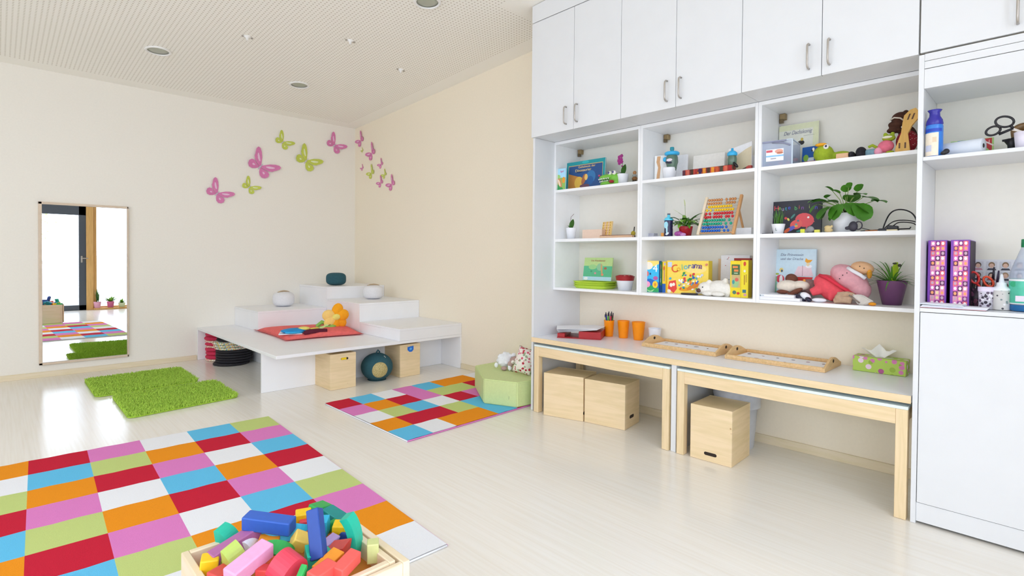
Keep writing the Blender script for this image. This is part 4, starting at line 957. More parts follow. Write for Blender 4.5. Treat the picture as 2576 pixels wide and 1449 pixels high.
# ---- middle unit, top shelf
t, w_ = carton('magazine_file', 'white magazine file with a wavy wood-coloured stripe at the left of the middle top shelf', 'file', 1650, 1674, 430, -.21, ST, .185, .07, 'f2f2f0', rz=22, w=.085)
art(t, 'wood_stripe', [('p', [(-.03, .002), (-.008, .002), (-.004, .05), (.0, .10), (-.006, .14), (.0, .18), (-.024, .18), (-.03, .14), (-.018, .10), (-.026, .05)], 'd9a878')])
book('document_folder', 'plain white folder standing behind the upside-down drinking bottle', 'folder', 1668, 1727, 425, -.12, ST, .19, .014, 'f4f4f6', lean=3)
t, w_ = put('flower_pot', 'empty white flower pot standing below the cyan-lidded bottle', 'pot', 1667, 1702, 433, -.24, ST); m = MB(); m.lathe([(.0001, 0), (.040, 0), (.049, .08), (.0495, .083), (.047, .083), (.038, .004), (.0001, .004)], POTW, 32, cap0=False, cap1=False); m.build('wall', t)
BT = mat('bottle_smoke', '6c8a78', .15, .1, 20, trans=.25); CY = mat('lid_cyan', '38b4ea', .35, .04); CYD = mat('lid_teal', '1f94a6', .35)
t, w_ = put('toddler_cup', 'smoky toddler cup with wide cyan lid standing in the white flower pot', 'cup', 1675, 1706, 400, -.24, ST, 0, 0, None, .05)
m = MB(); m.lathe([(.0001, 0), (.028, 0), (.036, .05), (.042, .07), (.040, .105), (.034, .118)], BT, 28, cap0=False); m.build('body', t)
m = MB(); m.lathe([(.034, .118), (.049, .122), (.051, .134), (.044, .142), (.016, .143)], CY, 28, cap0=False); m.build('lid', t)
m = MB(); m.lathe([(.013, .143), (.012, .155), (.015, .160), (.0135, .175), (.0001, .178)], CYD, 18, cap0=False, cap1=False); m.build('spout', t)
m = MB(); m.ball((-.047, -.01, .095), (.016, .012, .017), CY); m.build('handle_knob', t)
m = MB(); m.disc(.004, .082, .022, .010, .0405, .043, flat('eadce8'), FRONT); m.disc(-.002, .065, .026, .008, .0395, .0415, flat('1a1f3c'), FRONT, rot=-8); m.build('sticker', t)
book('stretched_canvas', 'blank cream canvas leaning on the back of the middle top shelf', 'canvas', 1742, 1821, 405, -.10, ST, .175, .018, 'f1eee6', lean=5)
PW2 = spots('patchwork_cloth', 'a33a30', ['c9503a', '8a2f34', 'e2882e', '5a3a2a', 'b04a44', '7a2a2c', 'c2694a'], 34, .8, .6)
t, w_ = put('patchwork_roll', 'long dark red patchwork cloth case lying along the middle top shelf', 'case', 1716, 1843, 428, -.315, ST)
m = MB(); m.box(-w_/2, w_/2, 0, .05, 0, .043, PW2, .006)
for k, c in enumerate(['5a2a3a', 'c96a5a', '4a3020', 'a8322c', '3f2050', 'e0922e', '4a3426', 'e8952a', 'c95a32', '4a4434', 'd96a50', 'a8282c']):
    x_ = -w_/2+w_*(k+.12)/12; m.box(x_, x_+w_/12*.72, -.002, 0, .003, .040, flat(c, .8), .001)
m.build('case', t)
t, w_ = put('toddler_cup', 'smoky toddler cup with small cyan lid and black handle, beside the slanted file', 'cup', 1833, 1851, 400, -.27, ST, 0, 0, None, .022)
m = MB(); m.lathe([(.0001, 0), (.024, 0), (.028, .06), (.024, .082)], BT, 24, cap0=False); m.build('body', t)
m = MB(); m.lathe([(.026, .082), (.031, .088), (.030, .10), (.018, .112), (.008, .115), (.007, .13), (.0001, .132)], CY, 24, cap0=False, cap1=False); m.build('lid', t)
m = MB(); m.tube([(.018, -.018, .035), (.034, -.024, .018), (.045, -.024, .004)], [.007, .010, .006], BLACK, 8); m.build('handle', t)
t, w_ = put('magazine_file', 'white magazine file with slanted side at the right end of the middle top shelf', 'file', 1833, 1892, 400, -.20, ST)
m = MB(); FW = flat('f4f4f6', .5)
m.box(-w_/2, -w_/2+.034, 0, .003, 0, .165, FW); m.prism([(-w_/2+.034, 0), (w_/2-.002, 0), (w_/2-.002, .195), (-w_/2+.034, .168)], -.0035, -.0005, FW, FRONT)
m.box(-w_/2, w_/2-.002, .075, .078, 0, .12, FW); m.box(-w_/2, w_/2-.002, .003, .075, 0, .002, FW); m.build('box', t)
art(t, 'cream_side', [('p', [(-w_/2+.036, .003), (w_/2-.004, .003), (w_/2-.004, .165), (w_/2-.04, .15), (-w_/2+.06, .12), (-w_/2+.036, .095)], 'e5d7b6')])
t, w_ = put('hair_clip', 'dark red and brown pointed thing lying at the right end of the middle top shelf', 'clip', 1867, 1891, 420, -.315, ST)
m = MB(); m.prism([(-.03, 0), (.03, 0), (.03, .022), (.012, .022), (-.01, .01)], -.012, .012, mat('clip_red', 'a83a30', .5), FRONT); m.prism([(-.034, 0), (-.004, .0), (.002, .014), (-.01, .011)], -.0125, .0135, mat('clip_brown', '43301c', .5), FRONT); m.build('body', t)
# ---- middle unit, middle shelf
t, w_ = put('disc_case', 'small pile of clear plastic cases at the left of the middle shelf', 'box', 1611, 1644, 588, -.27, SM)
m = MB(); m.box(-w_/2, w_/2, 0, .06, 0, .014, mat('case_clear', 'd9d9e4', .2, .04, alpha=.7), .001); m.build('lower_case', t)
m = MB(); m.box(-w_/2+.003, w_/2, .004, .056, .0145, .028, mat('case_grey', 'b9b9c8', .2, .06, alpha=.8), .001); m.build('upper_case', t)
t, w_ = put('leaflet', 'thin folded leaflet lying between plastic cases and the dark bottle', 'leaflet', 1645, 1664, 593, -.29, SM)
m = MB(); m.box(-w_/2, w_/2, 0, .05, 0, .004, flat('dfe0ea')); m.build('pages', t)
t, _ = put('wooden_bead', 'small orange wooden bead at the foot of the dark water bottle', 'bead', 1663, 1670, 588, -.30, SM)
m = MB(); m.lathe([(.008, 0), (.010, .004), (.010, .022), (.008, .026)], mat('bead_orange', 'e0963f', .5), 16); m.build('body', t)
t, w_ = put('water_bottle', 'navy drinking bottle with light blue print and cyan cap', 'bottle', 1671, 1693, 570, -.27, SM)
m = MB(); m.lathe([(.0001, 0), (.026, 0), (.029, .004), (.029, .052), (.027, .06), (.029, .068), (.029, .108), (.0275, .112)], mat('bottle_navy', '2c2a52', .25, .05), 28, cap0=False); m.build('body', t)
m = MB(); m.lathe([(.031, .112), (.032, .118), (.024, .130), (.011, .136), (.009, .15)], mat('cap_cyan', '5fd0ee', .35), 28, cap0=True); m.lathe([(.009, .1505), (.011, .153), (.010, .160)], mat('cap_grey', '5a6478', .4), 16); m.build('cap', t)
m = MB(); m.disc(-.003, .080, .015, .024, .0283, .0298, flat('9fdcee'), FRONT); m.disc(.003, .05, .006, .035, .0283, .0300, flat('b6e6f2'), FRONT); m.disc(.006, .02, .014, .008, .0283, .0299, flat('e6eef8'), FRONT, rot=30); m.build('print', t)
def blades(t, name, specs, mt, **kw):
    m = MB()
    for b, d, l, wd, dr in specs: m.leaf(b, d, l, wd, mt, dr, 6, **kw)
    return m.build(name, t)
t, w_ = put('potted_peace_lily', 'peace lily with drooping green leaves in a glossy red pot beside the abacus', 'plant', 1709, 1741, 580, -.24, SM)
pot(t, .036, .047, .068, mat('pot_red', 'a81222', .15, .04))
m = MB(); rr = random.Random(4)
for k in range(26):
    a = k*2.4; d = (math.cos(a)*rr.uniform(.5, 1.1), math.sin(a)*.8-.1, rr.uniform(.35, 1.1)); l0 = rr.uniform(.02, .06)
    q = Vector((0, 0, .062))+Vector(d).normalized()*l0; m.tube([(0, 0, .055), q], .0014, LF, 4); m.leaf(q, d, rr.uniform(.06, .10), rr.uniform(.022, .036), (LF, LFD, LFL)[k % 3], rr.uniform(.8, 1.9), 5)
for d, l in (((-.95, -.1, .45), .13), ((1.0, 0, .3), .13), ((.7, 0, .8), .12), ((-.75, -.2, .55), .10)): m.leaf((0, 0, .07), d, l+.03, .03, LFD, .7, 6)
m.build('leaves', t)
m = MB(); m.tube([(0, 0, .06), (-.004, 0, .14), (-.008, 0, .215)], .0013, STG, 5); m.leaf((-.008, 0, .205), (-.15, 0, 1), .05, .018, mat('spathe_pale', 'd5dfa9', .6), 0, 5)
m.tube([(.01, 0, .07), (.0, 0, .13), (-.05, -.01, .165)], .0013, STG, 5); m.leaf((-.045, -.01, .162), (-.85, 0, .5), .055, .010, mat('spathe_pale', 'd5dfa9', .6), 0, 5); m.build('flower_stems', t)
m = MB(); m.ball((-.03, -.04, .018), (.032, .014, .018), mat('glitter_purple', 'a94f9e', .3, .3, 90)); m.ball((.004, -.044, .012), (.022, .012, .012), mat('glitter_lilac', 'd49ad2', .3, .3, 90)); m.build('gift_wrap', t)
# bead abacus
t, w_ = put('bead_abacus', 'wooden bead abacus with brown, yellow, red, green and blue rows of beads', 'abacus', 1752, 1848, 588, -.29, SM, 0)
t.rotation_euler = (0, 0, R(-90))
AB = wood('abacus_wood', 'd9a470', .88, 6, (9, 9, .8), knots=False); ABL = wood('abacus_wood_light', 'f0e0c8', .93, 6, (9, 9, .8), knots=False)
AW = .232; AH = .285; tilt = R(26)
Ma = RX(-26)
for s, mt in ((-1, ABL), (1, AB)):
    m = MB(); m.box(s*AW/2-.009, s*AW/2+.009, -.010, .010, .0, AH+.002, mt, .003, Ma); m.build('post', t)
t.location.z += .004
m = MB(); m.box(-AW/2+.009, AW/2-.009, -.004, .004, .012, .018, AB, .001, Ma); m.build('cross_bar', t)
m = MB(); m.box(AW/2-.006, AW/2+.006, -.006, .006, -.17, .0, AB, .002, T(0, .078, .172) @ RX(30)); m.build('stand_leg', t)
m = MB(); m.box(-AW/2-.006, -AW/2+.006, -.006, .006, -.17, .0, AB, .002, T(0, .078, .172) @ RX(30)); m.build('stand_leg', t)
rows = [('2468c9', 'aaaaaaaa..a.bb'), ('2468c9', 'aaaaaaaaa.a'), ('18a987', 'aaaaaaaa..a..a'), ('18a987', 'aaaaaaaaa..a'), ('cf2530', 'aaa.aaaa..aa.a'), ('cf2530', 'a.a..aaaaaaaa'), ('f0c81c', 'a.a..aaaaaaaa'), ('f0c81c', '.aaaaaaaaaa'), ('cf9058', 'aaaaaa...aaaa'), ('cf9058', 'aaaaaa..a.aaa')]
proto = {}
for k, (c, pat) in enumerate(rows):
    zz = .030+k*.0258
    m = MB(); m.tube([(-AW/2+.009, 0, 0), (AW/2-.009, 0, 0)], .0012, STEEL, 6); r_ = m.build('rod', t); r_.matrix_local = Ma @ T(0, 0, zz)
    n = 0; xx = -AW/2+.022
    for ch in pat:
        if ch == '.': xx += .008; continue
        if n >= 10: break
        if c not in proto:
            m = MB(); m.ball((0, 0, 0), (.0082, .0098, .0098), mat('bead_'+c, c, .3, .03), seg=14, rings=8); o = m.build('bead', t); proto[c] = o
        else: o = proto[c].copy(); COL.objects.link(o); o.parent = t
        o.matrix_local = Ma @ T(xx, 0, zz); xx += .0165; n += 1
carton('storage_box', 'low white box behind the right post of the abacus', 'box', 1852, 1890, 580, -.20, SM, .048, .09, 'eef1f6')
# ---- middle unit, low shelf
t, w_ = carton('puzzle_box', 'blue puzzle box with a big white number 4, flowers and hills', 'box', 1618, 1656, 700, -.27, SL, .222, .05, '31b9ea', '2f62b0', 'f3cf4e', rz=8)
art(t, 'front_picture', [('p', [(-w_/2, .222), (w_/2, .222), (w_/2, .200), (-.0, .175), (-w_/2, .175)], 'f8dc70'), ('p', [(-w_/2, .002), (w_/2, .002), (w_/2, .07), (0, .095), (-w_/2, .09)], '1668c4'), ('p', [(-w_/2, .002), (w_/2, .002), (w_/2, .03), (0, .05), (-w_/2, .04)], '27a45a'), ('d', -w_*.15, .187, w_*.28, .028, 'f7ecda'), ('d', -w_*.2, .055, .022, .022, 'f4a2c8'), ('d', w_*.28, .055, .02, .025, 'f6cf2e'), ('d', w_*.28, .055, .009, .012, 'e8921e'), ('d', w_*.3, .10, .018, .014, 'b8559e'), ('d', -w_*.2, .13, .010, .018, 'e6706a'), ('d', -w_*.02, .13, .006, .008, '24407a'), ('p', [(-w_*.1, .002), (w_*.1, .002), (w_*.25, .022), (0, .01), (-w_*.3, .02)], 'a8dc9a')])
lettering('4', .075, flat('fbfbfd'), t, (w_*.28, -.0012, .145))
t, w_ = carton('game_box', 'game box seen from its narrow green spine between two bigger boxes', 'box', 1657, 1665, 700, -.235, SL, .215, .10, '4f9a5a', '3f8a6a', w=.022)
art(t, 'spine_print', [('r', -.011, .011, .0, .05, '1f5fae'), ('d', 0, .18, .007, .02, 'd9a24a'), ('d', 0, .13, .006, .03, '9fc46a'), ('r', -.008, .004, .07, .10, 'e6f0ee')])
t, w_ = carton('game_box', 'game box seen from its narrow yellow spine left of the big yellow game', 'box', 1665.5, 1675, 700, -.245, SL, .218, .10, 'f0d033', 'e0bd2a', w=.026)
art(t, 'spine_print', [('r', -.013, .013, .0, .062, '1f62b8'), ('d', 0, .17, .007, .016, 'd2691e'), ('r', -.002, .006, .08, .16, 'c08a80'), ('d', .006, .20, .006, .01, 'b8a8dc')])
t, w_ = carton('game_box', 'big yellow board game box with a colourful title and many small coloured pieces', 'box', 1677, 1782, 700, -.225, SL, .225, .055, 'f6da2a', 'e6c81f', 'f3d840')
W_ = w_/2
it = [('r', -W_, W_, .0, .224, 'f9dc5c'), ('d', .06, .17, .08, .03, 'fbe38a'), ('r', -W_+.008, -W_+.04, .18, .215, 'c8d8f4'), ('p', [(-W_+.01, .03), (-W_+.055, .0), (-W_+.08, .03), (-W_+.07, .09), (-W_+.02, .08)], 'e8453f'), ('d', -W_+.035, .055, .012, .014, 'f8f0e8'), ('d', -W_+.055, .06, .010, .012, 'f8f0e8'), ('d', -W_+.02, .012, .015, .012, 'f4f0ea'), ('d', -.02, .03, .04, .014, 'f2a81e'), ('d', .045, .05, .05, .016, 'e98a2c', 25)]
rr = random.Random(9)
for k in range(52): it.append(('d', rr.uniform(-.06, .12), rr.uniform(.03, .13), rr.uniform(.005, .011), rr.uniform(.004, .008), rr.choice(['e2383a', '1f6fd0', '1fa45a', 'f6d62e', 'f5f5f5', 'f08a2a', 'ffffff', '35b0c8']), rr.uniform(0, 180)))
for x_, y_, c in ((-W_+.03, .10, '38a6d8'), (-.02, .14, '2f9a52'), (.05, .135, 'd8383a'), (.11, .13, 'ced6ec'), (W_-.012, .20, 'd98a6a'), (.03, .10, '1f8a4a'), (.05, .11, '2458c0')): it.append(('d', x_, y_, .010, .008, c, 30))
art(t, 'front_picture', it)
for k, (ch, c) in enumerate(zip('Colorama', ['e2502a', 'f0b82a', '7ac0a0', '45b6d0', '2f6fb8', '4a3f9c', '5a3a8c', '7a3a86'])):
    u = k/7; lettering(ch, .075 if k == 0 else .056, flat(c), t, (-.085+.182*u, -.0045, .145+.03*math.sin(math.pi*u*.62)), roty=-(18-40*u)*.6)
t, w_ = put('toy_puck', 'flat black round toy piece lying in front of the yellow game box', 'toy', 1712, 1757, 740, -.30, SL)
m = MB(); m.lathe([(.0001, .0), (.05, .0), (.055, .005), (.052, .010), (.0001, .011)], mat('toy_black', '33313a', .4), 28, SC(1.1, .7, 1), cap0=False, cap1=False); m.build('body', t)
t, w_ = put('plush_polar_bear', 'white plush polar bear with brown nose lying on the middle low shelf', 'plush toy', 1754, 1838, 730, -.27, SL); w_ = .21
PB = mat('plush_cream', 'ece9e2', .95, .05, 120, .8)
m = MB(); m.ball((-.055, .0, .045), (.05, .042, .044), PB); m.ball((-.095, -.01, .025), (.025, .02, .018), PB); m.ball((.03, .01, .052), (.07, .05, .05), PB); m.ball((.085, .01, .04), (.035, .035, .045), PB); m.ball((.07, .02, .098), (.018, .012, .02), PB); m.ball((-.03, .0, .09), (.016, .012, .015), PB)
m.ball((-.02, -.04, .016), (.04, .02, .016), PB); m.ball((.05, -.045, .016), (.045, .022, .016), PB); m.build('body', t, remesh=.005)
m = MB(); m.ball((-.085, -.035, .032), (.016, .012, .014), mat('nose_brown', '5b3a34', .4)); m.build('nose', t)
m = MB(); m.ball((-.055, -.042, .055), .004, INK); m.build('eye', t)
t, w_ = book('dotted_board', 'white board with a blue dot leaning behind the yellow quiz box', 'board', 1812, 1884, 690, -.09, SL, .265, .014, 'efeff4', lean=2)
rr = random.Random(8); art(t, 'dots', [('d', rr.uniform(-w_/2+.01, w_/2-.01), rr.uniform(.02, .25), .003, .003, rr.choice(['c0605a', '4a6a4a', '8a8a96'])) for k in range(22)]+[('d', -w_*.05, .20, .014, .014, '1d4fae'), ('d', -.01, .08, .012, .02, '8a2a22')])
book('notebook', 'book with a light wooden cover edge beside the dotted board', 'book', 1805, 1815, 690, -.075, SL, .24, .03, 'd8b994', lean=1, w=.022)
t, w_ = carton('quiz_box', 'tall yellow box with a green panel on its front, right on the middle low shelf', 'box', 1837, 1864, 710, -.28, SL, .228, .045, 'f2d81e', 'ecd018', 'f3dc2c', rz=0)
art(t, 'front_picture', [('r', -w_*.4, w_*.42, .06, .205, 'c9b27a'), ('r', -w_*.38, w_*.38, .14, .205, '3f6a3a'), ('r', -w_*.28, w_*.2, .182, .196, 'e88a4a'), ('r', -w_*.15, w_*.25, .160, .174, 'e88a4a'), ('r', -w_*.15, w_*.2, .148, .153, 'cfe0c0'), ('d', 0, .09, w_*.3, .03, '9cc48a'), ('d', w_*.1, .11, .012, .012, 'd96a5a'), ('d', -w_*.2, .095, .008, .014, '3f9a9a'), ('d', -w_*.1, .03, .012, .012, '4f7a6a'), ('d', w_*.25, .025, .010, .008, 'd8452a')])
t, w_ = carton('quiz_box', 'narrow yellow box side with red marks, right of the green-panelled yellow box', 'box', 1864, 1882, 710, -.285, SL, .232, .055, 'f4e02a', 'c9b21c', 'f3dc2c')
art(t, 'front_picture', [('d', 0, .21, .008, .014, 'd8452a'), ('d', 0, .165, .007, .008, 'f5f0dc'), ('r', -.004, .002, .08, .14, 'b8862a'), ('r', .008, .012, .095, .145, 'b8862a'), ('r', -.012, .010, .03, .05, '3f7a8a'), ('d', .004, .018, .010, .008, 'e0a0a8')])
carton('card_box', 'dark red box standing behind the yellow quiz boxes', 'box', 1846, 1887, 690, -.20, SL, .245, .03, '9a2318')
t = None

# ---- right unit, top shelf
t, w_ = put('storage_box', 'clear plastic box with a paper label full of small toys on the right top shelf', 'box', 1915, 1991, 412, -.325, ST, 6); w_ = .17; D_ = .20; h_ = .15
CB = mat('clear_plastic', 'c5d2ea', .12, .02, alpha=.38); CBR = mat('clear_rim', 'dfeefa', .2, .01, alpha=.8)
m = MB(); m.box(-w_/2, w_/2, 0, .002, 0, h_, CB); m.box(-w_/2, w_/2, D_-.002, D_, 0, h_, CB); m.box(-w_/2, -w_/2+.002, .002, D_-.002, 0, h_, CB); m.box(w_/2-.002, w_/2, .002, D_-.002, 0, h_, CB); m.box(-w_/2+.002, w_/2-.002, .002, D_-.002, 0, .002, CB); m.build('tub', t)
m = MB(); m.box(-w_/2-.004, w_/2+.004, -.004, .004, h_-.006, h_, CBR, .001); m.box(w_/2-.004, w_/2+.004, .004, D_, h_-.006, h_, CBR, .001); m.box(w_/2-.004, w_/2+.003, -.002, .004, 0, h_-.006, CBR, .001); m.box(-w_/2-.003, -w_/2+.004, -.002, .004, 0, h_-.006, CBR, .001); m.build('rim', t)
m = MB(); m.box(-w_/2+.012, w_/2-.03, -.010, -.004, h_-.012, h_-.002, mat('handle_grey', '8b8fa8', .35), .002); m.tube([(-.02, -.008, h_-.012), (.04, -.008, h_-.02), (w_/2-.01, -.008, h_-.038)], .005, mat('handle_grey', '8b8fa8', .35), 6); m.build('handle', t)
art(t, 'label', [('r', -.055, .04, .03, .10, 'f4f2f4'), ('r', -.054, -.02, .082, .095, 'd95a6a'), ('d', .015, .085, .022, .012, 'e8a893'), ('d', .02, .075, .018, .006, 'c9775a'), ('r', -.055, .04, .055, .064, '8fc8f0'), ('r', -.03, .0, .042, .047, '9a9aa8')], y=-.001)
m = MB(); rr = random.Random(6)
for k in range(46): m.ball((rr.uniform(-w_/2+.015, w_/2-.015), rr.uniform(.015, D_-.015), rr.uniform(.010, .075)), (rr.uniform(.008, .016), rr.uniform(.008, .016), rr.uniform(.006, .012)), mat('tub_'+str(k % 6), ['5a6ea8', 'd8455a', '3fb79a', '3a3f6a', 'e8b83a', 'ccd2ec'][k % 6], .4), seg=10, rings=6)
o = m.build('small_toys', t); o['kind'] = 'stuff'
t, w_ = book('picture_book', 'pale grey-yellow picture book with a handwritten title and a little bee', 'book', 1957, 2057, 360, -.10, ST, .285, .012, 'dfe0d2', lean=4)
art(t, 'cover_picture', [('r', -w_/2, w_/2, .25, .284, 'd9dcb8'), ('r', w_/2-.03, w_/2, .05, .25, 'dcdfb9'), ('d', .02, .165, .016, .014, '1a1a1a'), ('d', .008, .172, .010, .005, '3a3a36', 30), ('d', .022, .185, .008, .010, 'c9b04a'), ('d', -.05, .17, .008, .004, 'b9b0a8'), ('r', .03, .09, .205, .2065, '8f9080')])
lettering('Der Dachskonig', .034, flat('85879a'), t, (-.005, -.0012, .222), width=.16, shear=.3)
t, w_ = book('picture_book', 'dark blue picture book with a coloured lower edge behind the plush bird', 'book', 2016, 2056, 390, -.19, ST, .115, .012, '0f55a0', lean=3, rz=-8)
art(t, 'cover_picture', [('r', -w_/2, w_/2, .002, .03, 'b06a62'), ('r', -.01, .025, .03, .05, 'c9d2dc'), ('d', -.02, .05, .015, .02, '7fae3a'), ('d', .0, .018, .02, .01, 'dfa07a')])
PG = mat('plush_green', '9db22c', .95, .12, 70, .6); PGD = mat('plush_olive', '8f9a22', .95, .1)
t, w_ = put('plush_bird', 'green plush bird with orange beak lying on its side on the right top shelf', 'plush toy', 2060, 2130, 378, -.24, ST)
m = MB(); m.ball((-.045, 0, .052), (.052, .045, .050), PG); m.ball((.035, .02, .03), (.06, .035, .03), PGD); m.ball((-.03, -.02, .012), (.04, .03, .012), PG); m.build('body', t, remesh=.0045)
m = MB(); m.ball((-.055, -.015, .103), (.03, .02, .010), mat('beak_orange', 'f2ab26', .7)); m.build('beak', t)
m = MB(); m.ball((-.024, -.033, .085), (.014, .010, .014), EYE); m.ball((-.022, -.043, .087), .006, mat('iris_navy', '23265e', .3)); m.build('eye', t)
m = MB(); m.ball((-.094, -.01, .082), (.006, .012, .012), EYE); m.ball((-.098, -.016, .078), .006, INK); m.build('eye', t)
t, w_ = carton('wooden_block', 'small raw wooden block in front of the plush bird', 'block', 2103, 2133, 391, -.325, ST, .029, .03, 'dfb28a')
t, w_ = put('plush_slippers', 'pair of black plush slippers side by side on the right top shelf', 'slippers', 2130, 2180, 378, -.28, ST)
for x_, r_ in ((-.026, .8), (.018, 1.15)):
    m = MB(); m.ball((x_, .02, .026*r_), (.022*r_, .05, .028*r_), mat('plush_black', '2a2830', .9, .1, 60, .4)); m.ball((x_+.004, -.01, .018), (.018*r_, .03, .018), mat('plush_black', '2a2830', .9)); m.build('slipper', t, remesh=.004)
t, w_ = put('cloth_roll', 'rolled grey-blue cloth between slippers and pink frog', 'cloth', 2179, 2211, 380, -.27, ST)
m = MB(); m.lathe([(.018, -w_/2), (.021, -w_/2+.004), (.021, w_/2-.004), (.018, w_/2)], mat('cloth_greyblue', '7fa3b4', .9, .1, 50, .3), 20, T(0, 0, .0215) @ RY(90)); m.build('roll', t)
t, w_ = put('plush_frog', 'small green plush frog wearing pink, leaning on the brown plush monkey', 'plush toy', 2203, 2255, 365, -.28, ST)
PK = mat('cloth_pink', 'e2738a', .9, .1, 50, .3)
m = MB(); m.ball((.01, .01, .088), (.03, .024, .018), PG); m.ball((-.005, .01, .108), (.010, .010, .011), PG); m.ball((.026, .01, .108), (.010, .010, .011), PG); m.tube([(-.04, .01, .045), (-.06, 0, .06), (-.075, -.01, .05)], .008, mat('plush_darkgreen', '4d6e2a', .9)); m.ball((-.06, .01, .02), (.03, .02, .012), mat('plush_darkgreen', '4d6e2a', .9)); m.ball((.02, -.01, .01), (.02, .015, .010), PG); m.build('body', t, remesh=.003)
m = MB(); m.ball((.0, -.002, .045), (.036, .026, .032), PK); m.ball((-.03, -.01, .022), (.02, .02, .022), mat('cloth_rose', 'f0a3bc', .9)); m.build('dress', t)
m = MB(); m.ball((.008, -.016, .09), (.022, .008, .007), mat('cloth_offwhite', 'ecebd2', .9)); m.build('mouth', t)
t, w_ = put('plush_monkey', 'dark brown plush monkey in a red knitted shirt, right corner of the top shelf', 'plush toy', 2243, 2300, 330, -.20, ST); MK = mat('plush_brown', '4a2a1c', .95, .15, 70, .6)
m = MB(); m.ball((-.012, 0, .195), (.040, .036, .036), MK); m.ball((-.028, -.02, .165), (.034, .026, .02), MK); m.ball((-.034, -.02, .135), (.034, .028, .016), MK); m.ball((.02, .0, .08), (.045, .04, .075), MK); m.ball((.01, .01, .228), (.014, .01, .012), MK); m.build('body', t, remesh=.0045)
m = MB(); m.tube([(-.05, -.03, .19), (-.03, -.045, .196), (-.005, -.045, .19), (.01, -.038, .176)], .004, mat('trim_white', 'dccfc0', .8), 6); m.build('face_trim', t)
m = MB(); m.ball((.02, -.012, .07), (.048, .042, .062), spots('knit_red', '9c2030', ['e8d8d0', '8a1826'], 130, .9, .25)); m.build('knit_shirt', t)
t, w_ = put('wooden_salad_server', 'light wooden hand-shaped toy with four dark slots leaning in the right top corner', 'toy', 2258, 2302, 330, -.30, ST, 0, 6)
WSP = wood('server_wood', 'e3b35f', .9, 8, (9, 9, .7), knots=False)
m = MB(); m.prism([(-.042, 0), (-.010, -.0), (.018, .0), (.012, .05), (.006, .095), (.022, .135), (.044, .165), (.046, .205), (.035, .222), (.012, .216), (-.012, .19), (-.018, .15), (-.022, .10), (-.036, .05), (-.045, .02)], -.008, .008, WSP, FRONT); m.build('body', t)
art(t, 'slots', [('r', -.030, -.023, .022, .05, '5a3a22'), ('r', -.006, .001, .02, .05, '5a3a22'), ('p', [(.0, .165), (.007, .165), (.016, .195), (.009, .195)], '5a3a22'), ('p', [(.018, .165), (.025, .165), (.034, .195), (.027, .195)], '5a3a22')], y=-.008)
# ---- right unit, middle shelf
t, w_ = book('picture_book', 'black picture book with coloured title and a red fish, behind the small grass pot', 'book', 1943, 2066, 545, -.16, SM, .205, .012, '2b2b35', '8a6a58', lean=4)
art(t, 'cover_picture', [('d', .045, .085, .052, .042, 'e2545a', -12), ('p', [(.05, .06), (.10, .072), (.08, .10), (.055, .10)], 'e2545a'), ('d', -.0, .06, .035, .028, 'e8625e', 20), ('d', -.03, .035, .03, .012, '6a6ad0', 30), ('d', -.05, .025, .02, .010, 'e8683a', 40), ('p', [(.055, .04), (.075, .065), (.05, .02)], 'e2545a'), ('d', .065, .10, .006, .006, 'f8f0f0'), ('d', .01, .082, .007, .006, '5a7a8a'), ('d', .0, .06, .006, .006, '48b0b0'), ('d', -.06, .10, .008, .008, 'd84a4a'), ('d', -.045, .092, .006, .010, 'e8dc6a', 30), ('d', -.02, .11, .006, .018, '4a8a80', -40), ('d', .03, .022, .03, .006, '3f9a8a', 10), ('d', .0, .05, .010, .006, 'e8b85a')])
for k, (ch, c) in enumerate(zip('Heute bin ich', ['e0505a', '8ab85a', 'b8a8d0', '3ab0c0', '4a5ad0', 'ffffff', '58b86a', 'c85a5a', '8a5aa8', 'ffffff', '9ab85a', '4a8ad0', '5a5ad8'])):
    if ch != ' ': lettering(ch, .042 if k == 0 else .034, flat(c), t, (-w_/2+.02+k*.0185, -.0015, .150+.004*math.sin(k*2)))
t, w_ = put('potted_grass', 'small white pot with thin upright grass in front of the black book', 'plant', 1942, 1974, 575, -.30, SM)
pot(t, .026, .037, .057, POTW); rr = random.Random(12)
blades(t, 'grass', [((rr.uniform(-.02, .02), rr.uniform(-.02, .02), .045), (rr.uniform(-.3, .3), rr.uniform(-.2, .2), 1), rr.uniform(.06, .11), .003, .15) for k in range(34)], LF)
art(t, 'printed_mark', [('d', -.004, .025, .002, .009, '8a9a9a'), ('d', .0, .018, .005, .002, '8a9a9a')], y=-.032)
for pl, pr, h_, c, lb in ((2013, 2024, .022, 'd9dc3a', 'small yellow toy cube in front of the black picture book'), (2048, 2061, .016, 'e0dc5a', 'small flat yellow toy piece right of the grey toy ball')):
    carton('toy_cube', lb, 'toy', pl, pr, 583, -.33, SM, h_, .016, c)
t, w_ = put('toy_animal', 'small grey and beige toy animal between the yellow toy pieces', 'toy', 2027, 2049, 578, -.325, SM)
m = MB(); m.ball((0, 0, .018), (.022, .014, .017), mat('toy_grey', '8a8a8e', .5)); m.ball((.004, -.004, .030), (.014, .010, .007), mat('toy_beige', 'dcc3a0', .5)); m.ball((-.022, 0, .010), (.008, .006, .009), mat('toy_grey', '8a8a8e', .5)); m.build('body', t, remesh=.003)
t, w_ = put('toy_animal', 'small cream toy animal beside the big white plant pot', 'toy', 2073, 2096, 575, -.30, SM)
m = MB(); m.ball((0, 0, .012), (.022, .014, .012), mat('toy_sand', 'd9c08a', .5)); m.ball((-.004, 0, .028), (.018, .012, .012), mat('toy_cream', 'e9e2d4', .5)); m.ball((.016, 0, .034), (.006, .006, .008), mat('toy_rosebrown', 'b0605a', .5)); m.build('body', t, remesh=.003)
